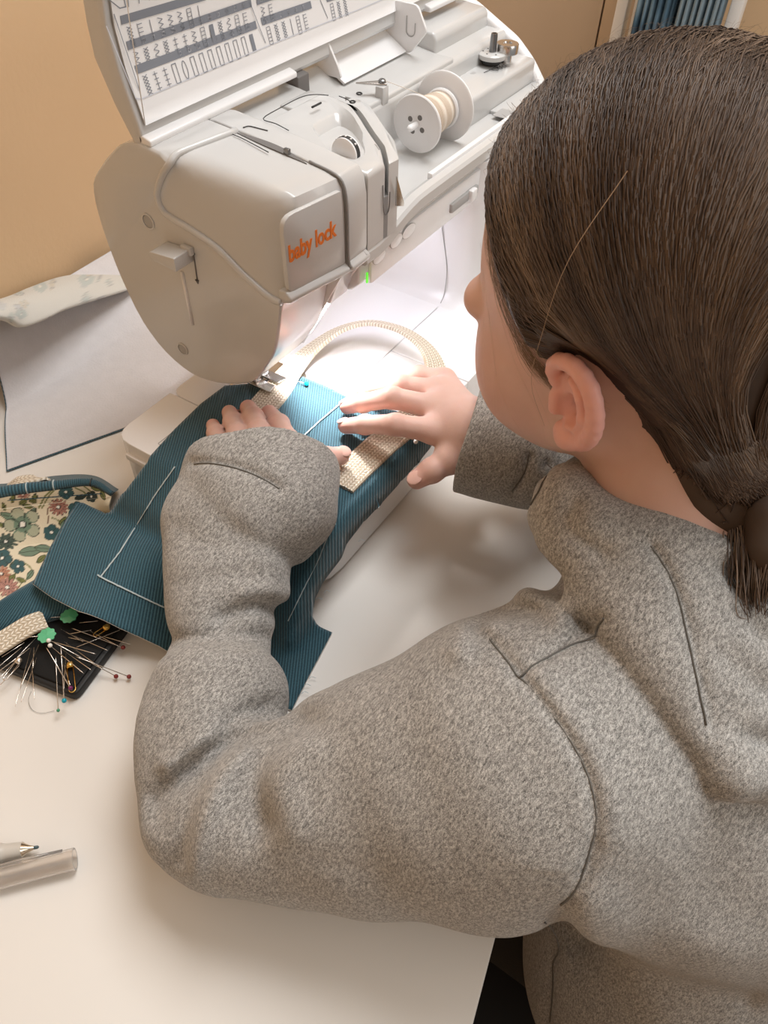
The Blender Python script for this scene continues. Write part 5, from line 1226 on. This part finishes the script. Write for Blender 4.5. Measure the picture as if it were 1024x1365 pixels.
# folds: (pixel polyline, height, width); negative = crease
SEAM = -.0060
FOLDS = [  # elbow
         ([(300, 990), (268, 1035), (250, 1090), (241, 1148)], -0.0203, 0.0063), ([(312, 1000), (286, 1042), (264, 1100), (254, 1150)], 0.0108, 0.0080), ([(404, 962), (366, 990), (344, 1025), (340, 1060), (350, 1098)], -0.0232, 0.0081), ([(396, 990), (368, 1018), (364, 1060), (376, 1105)], 0.0095, 0.0120),
         ([(390, 951), (350, 945), (316, 956), (302, 966)], -0.0188, 0.0054), ([(386, 963), (335, 973), (285, 1000), (240, 1036), (206, 1066)], -0.0203, 0.0063), ([(372, 956), (325, 964), (275, 984), (226, 1020)], 0.0108, 0.0070), ([(208, 1090), (225, 1050), (255, 1020)], -0.0087, 0.0063),
         ([(355, 1115), (420, 1145), (500, 1165)], -0.0030, 0.0140),
         # forearm
         ([(298, 823), (338, 807), (374, 813)], -0.0174, 0.0054), ([(330, 792), (358, 788), (380, 795)], 0.0050, 0.0080), ([(226, 852), (270, 850), (320, 846), (352, 848)], -0.0087, 0.0054), ([(235, 700), (262, 722), (300, 730)], -0.0030, 0.0120), ([(245, 780), (285, 770), (330, 765)], -0.0040, 0.0120), ([(330, 690), (345, 712), (350, 740)], 0.0040, 0.0120), ([(225, 885), (270, 872), (330, 876)], 0.0040, 0.0100),
         # cuff seam
         ([(256, 617), (280, 616), (312, 621), (345, 634), (372, 650)], SEAM, .0030),
         # armhole, shoulder
         ([(650, 848), (668, 868), (692, 898), (730, 945), (762, 990), (784, 1035), (795, 1085), (790, 1130), (775, 1175), (748, 1215)], SEAM, .0030), ([(692, 898), (740, 868), (790, 835), (800, 826)], SEAM, .0028),
         ([(720, 900), (755, 950), (790, 1005), (810, 1060), (814, 1110)], 0.0030, 0.0080),
         # puckers at the top of the sleeve
         ([(636, 836), (650, 820), (680, 808), (712, 812)], -0.0174, 0.0054), ([(612, 862), (624, 842), (645, 832)], 0.0095, 0.0080), ([(662, 802), (690, 792), (720, 800), (745, 815)], 0.0108, 0.0080), ([(660, 790), (676, 774), (702, 764), (735, 770)], -0.0145, 0.0063),
         # hood
         ([(868, 728), (890, 760), (912, 815), (925, 870), (938, 925), (950, 968)], SEAM, .0030), ([(764, 672), (756, 690), (768, 715), (802, 735)], -.0060, .0060), ([(955, 972), (990, 980), (1024, 1000)], -0.0050, 0.0100), ([(980, 760), (1000, 790), (1030, 820)], -0.0116, 0.0072), ([(800, 700), (850, 730), (900, 780)], 0.0040, 0.0140),
         # torso
         ([(737, 1240), (735, 1290), (730, 1362)], SEAM, .0030), ([(748, 1234), (800, 1264), (850, 1292), (900, 1312), (1000, 1334)], -0.0174, 0.0090), ([(800, 1230), (870, 1262), (950, 1280), (1020, 1290)], 0.0108, 0.0180),
         # right cuff stitching
         ([(706, 608), (700, 630), (684, 658)], SEAM, .0024), ([(730, 618), (720, 644), (704, 670)], SEAM, .0024)]
FD = []
for px, amp, w in FOLDS:
    q = march(hoodie_base, catmull(np.array(px, float), 2)); FD.append((q, amp, w, _n(q.mean(0)-CAM)))
def hoodie_sdf(P):
    d = hoodie_base(P)
    for q, amp, w, vd in FD:
        lo = q.min(0)-3*w-.012; hi = q.max(0)+3*w+.012; m = np.all((P > lo) & (P < hi), axis=1)
        if m.any():
                        # depth along the line of sight counts little, so that creases run deep
            X = P[m]; X = X-.75*(X@vd)[:, None]*vd; q2 = q-.75*(q@vd)[:, None]*vd; e = polydist(X, q2)/w
            d[m] -= .72*amp*(np.exp(-e*e) if amp > 0 else np.exp(-(np.sqrt(e*e+.02)-.14)*1.25))
    w1 = np.sin(P[:, 0]*47+P[:, 2]*31)*np.sin(P[:, 1]*53+P[:, 2]*22+1.3)+.6*np.sin(P[:, 0]*91-P[:, 1]*77+P[:, 2]*60)
    return d-w1*.0010
hme = sdf_mesh('hoodie', hoodie_sdf, (.03, -.25, -.36), (.68, .42, .26), .0020, 0, .0003)
def heather():
    m, nt, b = nodes_of('grey_marl'); N = nt.nodes; L = nt.links; b.inputs['Roughness'].default_value = .95; b.inputs['Specular IOR Level'].default_value = .1
    b.inputs['Sheen Weight'].default_value = .25; b.inputs['Sheen Roughness'].default_value = .5
    tc = N.new('ShaderNodeTexCoord')
    mp = N.new('ShaderNodeMapping'); mp.inputs['Rotation'].default_value = (.4, .3, .9); mp.inputs['Scale'].default_value = (1, 2.6, 1.6); L.new(tc.outputs['Object'], mp.inputs[0])
    n = N.new('ShaderNodeTexNoise'); n.inputs['Scale'].default_value = 330; n.inputs['Detail'].default_value = 5; n.inputs['Roughness'].default_value = .72; L.new(mp.outputs[0], n.inputs['Vector'])
    n3 = N.new('ShaderNodeTexNoise'); n3.inputs['Scale'].default_value = 1300; n3.inputs['Detail'].default_value = 2; L.new(mp.outputs[0], n3.inputs['Vector'])
    ad = N.new('ShaderNodeMath'); ad.operation = 'MULTIPLY_ADD'; ad.inputs[1].default_value = .45; L.new(n3.outputs['Fac'], ad.inputs[0])
    s_ = N.new('ShaderNodeMath'); s_.operation = 'MULTIPLY'; s_.inputs[1].default_value = .62; L.new(n.outputs['Fac'], s_.inputs[0]); L.new(s_.outputs[0], ad.inputs[2])
    r = ramp(nt, [(.39, (.092, .089, .084)), (.52, (.300, .291, .276)), (.66, (.62, .605, .58))]); L.new(ad.outputs[0], r.inputs[0]); L.new(r.outputs[0], b.inputs['Base Color'])
    bp = N.new('ShaderNodeBump'); bp.inputs['Strength'].default_value = .6; bp.inputs['Distance'].default_value = .0012; L.new(ad.outputs[0], bp.inputs['Height']); L.new(bp.outputs[0], b.inputs['Normal']); MAT['grey_marl'] = m
heather()
hoodie = link('hooded_sweatshirt', hme, 'grey_marl', person, 'grey marl hooded sweatshirt', smooth=True)
mat('seam_thread', (.13, .125, .115), .9, var=.2, vscale=200)
for q, amp, w, _ in FD:
    if w <= .0031:
        L_ = catmull(q, 3); e = .0008
        for it in range(5):
            L_[1:-1] = .5*L_[1:-1]+.25*(L_[:-2]+L_[2:])
            g = np.stack([hoodie_sdf(L_+np.eye(3)[i_]*e)-hoodie_sdf(L_-np.eye(3)[i_]*e) for i_ in range(3)], 1)/(2*e); g /= np.linalg.norm(g, axis=1)[:, None]+1e-9; L_ = L_-np.clip(hoodie_sdf(L_), -.002, .002)[:, None]*g*.8
        tube('seam', L_+g*.0005, .0005, 'seam_thread', hoodie, 6)
# trousers and chair, mostly below the table
mat('black_cloth', (.012, .012, .013), .9, var=.2, bump=.4, bscale=600)
def trousers_sdf(P):
    d = ell(P, (.330, -.145, -.270), (.150, .115, .080))
    for s, x in ((-1, .262), (1, .405)):
        d = smin(d, rc(P, (x, -.12, -.262), (x+s*.01, .20, -.258), .072, .056), .03); d = smin(d, rc(P, (x+s*.01, .20, -.258), (x+s*.005, .17, -.66), .054, .046), .01)
    return d
link('trousers', sdf_mesh('trousers', trousers_sdf, (.1, -.32, -.74), (.56, .32, -.15), .005), 'black_cloth', person, 'black trousers', smooth=True)
for s, x in ((-1, .257), (1, .410)):
    f_ = sdf_mesh('shoe', lambda P, x=x: np.maximum(smin(rc(P, (x, .155, -.695), (x, .30, -.705), .040, .030), ell(P, (x, .17, -.67), (.038, .05, .045)), .02), (FLOOR+.001)-P[:, 2]), (x-.06, .08, -.75), (x+.06, .36, -.60), .004); link('shoe', f_, 'black_cloth', person, smooth=True)
chair = thing('chair', 'black chair that the child sits on, below the table edge', 'chair', (.335, -.17, FLOOR))
mat('chair_black', (.015, .015, .016), .5, var=.1)
prism('seat', round_poly([(.12, -.36), (.55, -.36), (.55, .03), (.12, .03)], .04, 6), 2, -.385, -.352, 'chair_black', chair, .006)
for x in (.15, .52):
    for y in (-.33, .0): tube('leg', [(x, y, -.385), (x+(.01 if x > .3 else -.01), y, FLOOR)], .012, 'chair_black', chair, 10)
for x in (.16, .51): tube('back_post', [(x, -.345, -.36), (x, -.375, -.10)], .010, 'chair_black', chair, 10)
prism('backrest', round_poly([(.14, -.22), (.53, -.22), (.53, -.08), (.14, -.08)], .03, 5), 1, -.395, -.378, 'chair_black', chair, .005)
# ------------------------------------------------------------------ hair
side = np.array([(.070, .110), (.062, .074), (.038, .042), (.026, .016), (.017, -.005), (.008, -.013), (.002, .004), (-.008, .014), (-.022, .006), (-.029, -.018), (-.034, -.052), (-.050, -.084), (-.080, -.112), (-.125, -.130), (-.170, .0), (-.12, .14), (.06, .16)])
def poly_sd(y, z):
    """signed distance to the hair area in side view, positive inside"""
    q = np.stack([y, z], 1); d = np.full(len(q), 1e9); ins = np.zeros(len(q), bool); n = len(side); j = n-1
    for i in range(n):
        a, b = side[j], side[i]; ab = b-a; t = np.clip(((q-a)@ab)/(ab@ab), 0, 1); d = np.minimum(d, np.linalg.norm(q-a-t[:, None]*ab, axis=1))
        ins ^= ((a[1] > q[:, 1]) != (b[1] > q[:, 1])) & (q[:, 0] < (b[0]-a[0])*(q[:, 1]-a[1])/(b[1]-a[1]+1e-12)+a[0]); j = i
    return np.where(ins, d, -d)
TIE = to_local(at((992, 655), .405)[None])[0]
def hair_local(L):
    b = smin(ell(L, (0, -.014, .022), (.0730, .0885, .0815)), rc(L, (0, -.030, -.040), (-.028, -.043, -.100), .046, .0455), .03)
    s = poly_sd(L[:, 1], L[:, 2]); th = -.002+.0075*sstep(-.002, .022, s)
    tie = np.exp(-(np.linalg.norm(L-TIE, axis=1)/.03)**2)
    d = b-th-.010*tie
    return np.maximum(d, -s-.003)
hcap = culled(lambda P: hair_local(to_local(P))*HS, HO-.15, HO+.15)
hair_m = nodes_of('brown_hair')
def hair_mat():
    m, nt, b = hair_m; N = nt.nodes; L = nt.links; a = N.new('ShaderNodeVertexColor'); a.layer_name = 'strand'
    L.new(a.outputs[0], b.inputs['Base Color']); b.inputs['Roughness'].default_value = .42; b.inputs['Specular IOR Level'].default_value = .35; b.inputs['Sheen Weight'].default_value = .0; MAT['brown_hair'] = m
hair_mat()
mat('hair_base', (.062, .040, .028), .7, var=.3, vscale=60)
hair = link('hair', sdf_mesh('hair', hcap, HO-.15, HO+.15, .0022), 'hair_base', person, 'smooth brown hair tied at the nape', smooth=True)
# radial hair surface around the skull centre
C0 = np.array([0, -.012, .010])
def radial(D):
    lo = np.full(len(D), .03); hi = np.full(len(D), .15)
    f = lambda t: smin(ell(C0+D*t[:, None], (0, -.014, .022), (.0730, .0885, .0815)), rc(C0+D*t[:, None], (0, -.030, -.040), (-.028, -.043, -.100), .046, .0455), .03)
    for _ in range(22): mid = (lo+hi)/2; neg = f(mid) < 0; lo = np.where(neg, mid, lo); hi = np.where(neg, hi, mid)
    return lo
def strands(n, rng):
    S = []; 
    u = rng.uniform(0, 1, n)**.85; sd = np.where(rng.uniform(size=n) < .80, -1, 1)
    # along the parting from the forehead (u = 0) over the crown (u = 1)
    ang = np.radians(22+u*138)
    start = np.stack([rng.normal(size=n)*.16+sd*.05, np.cos(ang), np.sin(ang)], 1)
    front = rng.uniform(size=n) < .30                       # strands that begin at the side hairline
    hz = rng.uniform(-.05, .95, n)
    fr = np.stack([sd*(.97-.62*hz), .60+.42*hz, .06+.62*hz], 1)
    start = np.where(front[:, None], fr, start)
    start /= np.linalg.norm(start, axis=1)[:, None]
    k = np.clip(u+rng.normal(size=n)*.035, 0, 1)
    ctl = np.stack([sd*(1.0-.05*k), .34-.95*k, .10+.22*k], 1)
    ctl[front] = np.stack([sd[front]*1.05, .20-.25*hz[front], .02+.12*hz[front]], 1)
    ctl /= np.linalg.norm(ctl, axis=1)[:, None]
    low = np.stack([sd*(.62-.15*k), -.55-.12*k, -.50+.10*k], 1)+rng.normal(size=(n, 3))*.025; low /= np.linalg.norm(low, axis=1)[:, None]
    bk = (rng.uniform(size=n) < .22) & ~front                # back of the head, falling straight to the tie
    xb = rng.uniform(-.55, .75, n); ab = np.radians(rng.uniform(152, 178, n))
    start[bk] = np.stack([xb, np.cos(ab), np.sin(ab)], 1)[bk]; ctl[bk] = np.stack([xb*1.25, -1.0+0*xb, .15+0*xb], 1)[bk]; low[bk] = np.stack([xb*.8-.05, -.90+0*xb, -.40+0*xb], 1)[bk]
    for q_ in (start, ctl, low): q_ /= np.linalg.norm(q_, axis=1)[:, None]
    e = TIE-C0; e = e/np.linalg.norm(e); end = np.tile(e, (n, 1))+rng.normal(size=(n, 3))*.06; end /= np.linalg.norm(end, axis=1)[:, None]
    m = 14; t = np.linspace(0, 1, m)
    c = np.stack([start, ctl*1.05, low, end], 0)
    Bz = np.stack([(1-t)**3, 3*t*(1-t)**2, 3*t*t*(1-t), t**3], 1)
    D = np.einsum('tk,knj->ntj', Bz, c); D /= np.linalg.norm(D, axis=2)[..., None]
    r = radial(D.reshape(-1, 3)).reshape(n, m)
    lift = .0066+rng.uniform(-.0004, .0007, n)[:, None]+.0003*np.sin(t*7+rng.uniform(0, 6, n)[:, None])
    P = C0+D*r[..., None]; s = poly_sd(P.reshape(-1, 3)[:, 1], P.reshape(-1, 3)[:, 2]).reshape(n, m)
    lift = lift*sstep(-.001, .016, s)+.0004-.005*(1-sstep(-.005, .001, s))
    tl = np.exp(-(np.linalg.norm(P-TIE, axis=2)/.03)**2); P = C0+D*(r+lift+.010*tl)[..., None]
    # gather the last stretch of every strand into the tie, staying on top of the hair
    w = sstep(.52, 1.0, t)[None, :, None]; tgt = TIE+rng.normal(size=(n, 1, 3))*.0045; P = P*(1-w)+tgt*w
    Q_ = P.reshape(-1, 3); e = .0006
    for _ in range(2):
        d = hair_local(Q_); g = np.stack([hair_local(Q_+np.eye(3)[i]*e)-d for i in range(3)], 1)/e; g /= np.linalg.norm(g, axis=1)[:, None]+1e-9
        tw2 = np.tile(sstep(.45, .6, t), n); Q_ = Q_+g*(np.clip(.0008-d, 0, .02)*tw2)[:, None]
    P = Q_.reshape(n, m, 3)
    return P, s
def strand_mesh(P, rad, col, k=3):
    n, m = P.shape[:2]; T = np.gradient(P, axis=1); T /= np.linalg.norm(T, axis=2)[..., None]+1e-12
    out = P-C0; A = np.cross(T, out); A /= np.linalg.norm(A, axis=2)[..., None]+1e-12; Bn = np.cross(A, T)
    th = np.arange(k)*2*np.pi/k+.5; V = P[:, :, None]+rad[:, :, None, None]*(np.cos(th)[None, None, :, None]*A[:, :, None]+np.sin(th)[None, None, :, None]*Bn[:, :, None]*.7)
    idx = np.arange(n*m*k).reshape(n, m, k); a = idx[:, :-1]; b = idx[:, 1:]
    Q = np.stack([a, np.roll(a, -1, 2), np.roll(b, -1, 2), b], -1).reshape(-1, 4)
    return V.reshape(-1, 3), Q, np.repeat(col, m*k, axis=0)
rh = np.random.default_rng(21)
NS = 10000
P, s_in = strands(NS, rh)
vis = s_in.max(1) > .004; P = P[vis]; n_ = len(P)
# keep strands inside the hair area
clump = rh.integers(0, 260, n_); cc = rh.uniform(0, 1, 260)
kx = P[:, 5]  # neighbouring strands share their tone: broad soft streaks
wv = np.sin(kx@np.array([210., 160, 90]))+np.sin(kx@np.array([-120., 330, 140])+1)+.7*np.sin(kx@np.array([80., 520, -260])+2)
tone_ = np.clip(.46+.17*wv+.06*rh.normal(size=n_), 0, 1)
pal = np.array([(.044, .028, .021), (.086, .057, .042), (.142, .098, .070), (.240, .170, .122)])
colr = np.stack([np.interp(tone_, [0, .4, .75, 1], pal[:, i]) for i in range(3)], 1)
tt = np.linspace(0, 1, P.shape[1]); rad = (.00042+.00018*rh.uniform(size=n_))[:, None]*(1-.35*tt)[None]*np.minimum(1, tt*8+.25)[None]
V, Q, CC = strand_mesh(P, rad, colr)
# ponytail, wisps at the temple and fly-away hairs
def free_strands(lines, rad0, cols):
    Vs, Qs, Cs = [], [], []; off = 0
    for ln_, r_, c_ in zip(lines, rad0, cols):
        L_ = catmull(np.array(ln_), 5)[None]; v, q, c = strand_mesh(L_, np.full(L_.shape[:2], r_)*np.linspace(1, .35, L_.shape[1])[None], np.array([c_])); Vs.append(v); Qs.append(q+off); Cs.append(c); off += len(v)
    return np.vstack(Vs), np.vstack(Qs), np.vstack(Cs)
lines = []; rds = []; cls = []
PX = np.array([to_local(at((x, y), d)[None])[0] for x, y, d in ((992, 655, .405), (1012, 650, .388), (1028, 688, .375), (1026, 735, .371), (1018, 785, .373))])
for i in range(700):
    a, b = rh.normal(size=2); sp = np.array([.005, .009, .0115, .011, .006])
    j = np.stack([a*sp, b*sp*.7, .3*a*sp], 1); lines.append(PX+j+rh.normal(size=(5, 3))*.001); rds.append(.0006); t_ = rh.uniform(.25, 1); cls.append([np.interp(t_, [0, .4, .75, 1], pal[:, k]) for k in range(3)])
# fine wisps in front of the ear and over the temple
for p0_, p1_, p2_, p3_ in (((-.045, .070, .040), (-.060, .066, .005), (-.060, .060, -.030), (-.052, .066, -.055)), ((-.055, .060, .030), (-.064, .055, .0), (-.062, .045, -.035), (-.060, .040, -.065)), ((-.066, .045, .020), (-.0705, .036, -.012), (-.069, .026, -.045), (-.066, .028, -.070)), ((-.068, .035, .005), (-.0715, .024, -.020), (-.069, .018, -.050), (-.067, .022, -.062)), ((-.060, .055, .010), (-.064, .048, -.02), (-.060, .052, -.05), (-.050, .060, -.075))):
    for _ in range(2):
        j = rh.normal(size=3)*.0012*np.array([.3, 1, 1]); lines.append([np.array(q)+j*(1+k*.4) for k, q in enumerate((p0_, p1_, p2_, p3_))]); rds.append(.00005); cls.append((.62, .47, .36))
for _ in range(1):                                          # the long pale strand crossing down to the ear
    j = rh.normal(size=3)*.0008; lines.append([np.array(q)+j for q in ((-.057, -.035, .089), (-.077, -.018, .062), (-.0865, -.006, .031), (-.0885, .004, .002), (-.083, .006, -.030))]); rds.append(.00026); cls.append((.38, .27, .19))
def skin_x(y, z):
    a = np.zeros(len(y)); b = np.full(len(y), .12)
    for _ in range(24):
        m_ = (a+b)/2; ins = head_base(np.stack([-m_, y, z], 1)) < 0; a = np.where(ins, m_, a); b = np.where(ins, b, m_)
    return -a
for _ in range(560):                                        # soft baby hair along the front hairline
    j = rh.integers(0, 6); u_ = rh.uniform(); p_ = side[j]*(1-u_)+side[j+1]*u_
    if p_[1] > .085: continue
    tan = side[j+1]-side[j]; tan = tan/np.linalg.norm(tan); nrm = np.array([-tan[1], tan[0]])
    if nrm[0] < 0: nrm = -nrm
    s0_ = p_+nrm*rh.uniform(-.002, .010)*(.5 if j > 3 else 1); fl_ = _n(np.array([-.55, -.75])+rh.normal(size=2)*.12); l_ = rh.uniform(.012, .030)
    tt_ = np.linspace(0, 1, 5); yz = s0_[None]+fl_[None]*(tt_*l_)[:, None]-nrm[None]*(tt_**2*.006)[:, None]
    x_ = skin_x(yz[:, 0], yz[:, 1]); lf = np.linspace(.0004, .0050, 5)+rh.uniform(0, .0015)
    if np.any(x_ > -.02): continue
    lines.append(np.stack([x_-lf, yz[:, 0], yz[:, 1]], 1)); rds.append(.00013); t_ = rh.uniform(.3, 1); cls.append([c_*(.6+.8*t_) for c_ in (.30, .21, .145)])
view_l = HB.T@_n(HO-CAM); cnt_ = 0
while cnt_ < 420:                                           # fly-aways round the outline of the crown and forehead
    d = rh.normal(size=3); d /= np.linalg.norm(d)
    if abs(d@view_l+.10) > .22 or d[2] < -.05: continue
    q = C0+d*(radial(d[None])[0]+.0045)
    if poly_sd(np.array([q[1]]), np.array([q[2]]))[0] < .002: continue
    cnt_ += 1
    dr = np.array([rh.normal()*.5, -abs(rh.normal())*.5-.2, rh.normal()*.3]); dr -= d*(dr@d); l_ = rh.uniform(.008, .026); lines.append([q, q+dr*l_*.4+d*.003*rh.uniform(.2, 1), q+dr*l_*.8+d*.006*rh.uniform(.0, 1), q+dr*l_*1.2+d*.007*rh.uniform(-.3, 1)]); rds.append(.00010); cls.append((.28, .20, .145))
for k_, ln_ in enumerate(lines):                           # lay the temple wisps on the skin
    if 700 <= k_ < 700+10:
        L_ = np.array(ln_); e = .0006
        for _ in range(6): d = head_base(L_); g = np.stack([head_base(L_+np.eye(3)[i]*e)-d for i in range(3)], 1)/e; g /= np.linalg.norm(g, axis=1)[:, None]; L_ = L_-g*(d-.0012)[:, None]*.8
        lines[k_] = L_
V2, Q2, C2 = free_strands(lines, rds, cls)
V = np.vstack([V, V2]); Q = np.vstack([Q, Q2+len(P)*P.shape[1]*3]); CC = np.vstack([CC, C2])
sme = mesh_fast('hair_strands', HO+HS*(V@HB.T), Q); set_color(sme, 'strand', CC)
st_ = link('hair_strands', sme, 'brown_hair', hair, smooth=True, kind='stuff')
pt = sdf_mesh('ponytail', lambda X: chain(to_local(X), PX, [.006, .008, .010, .008, .002], .01)*HS, at((1020, 720), .39)-.09, at((1020, 720), .39)+.09, .0025); link('ponytail', pt, 'hair_base', hair, smooth=True)
mat('hair_tie', (.05, .03, .035), .7, var=.2)
t_ = np.linspace(0, 2*np.pi, 20); tube('hair_tie', [hl((TIE+np.array([-.004, -.004, .0]))+.0135*np.array([.35*math.cos(a), -.35*math.cos(a), .9*math.cos(a)])+.0135*np.array([.8*math.sin(a), .6*math.sin(a), 0])) for a in t_], .0042, 'hair_tie', hair, 10)
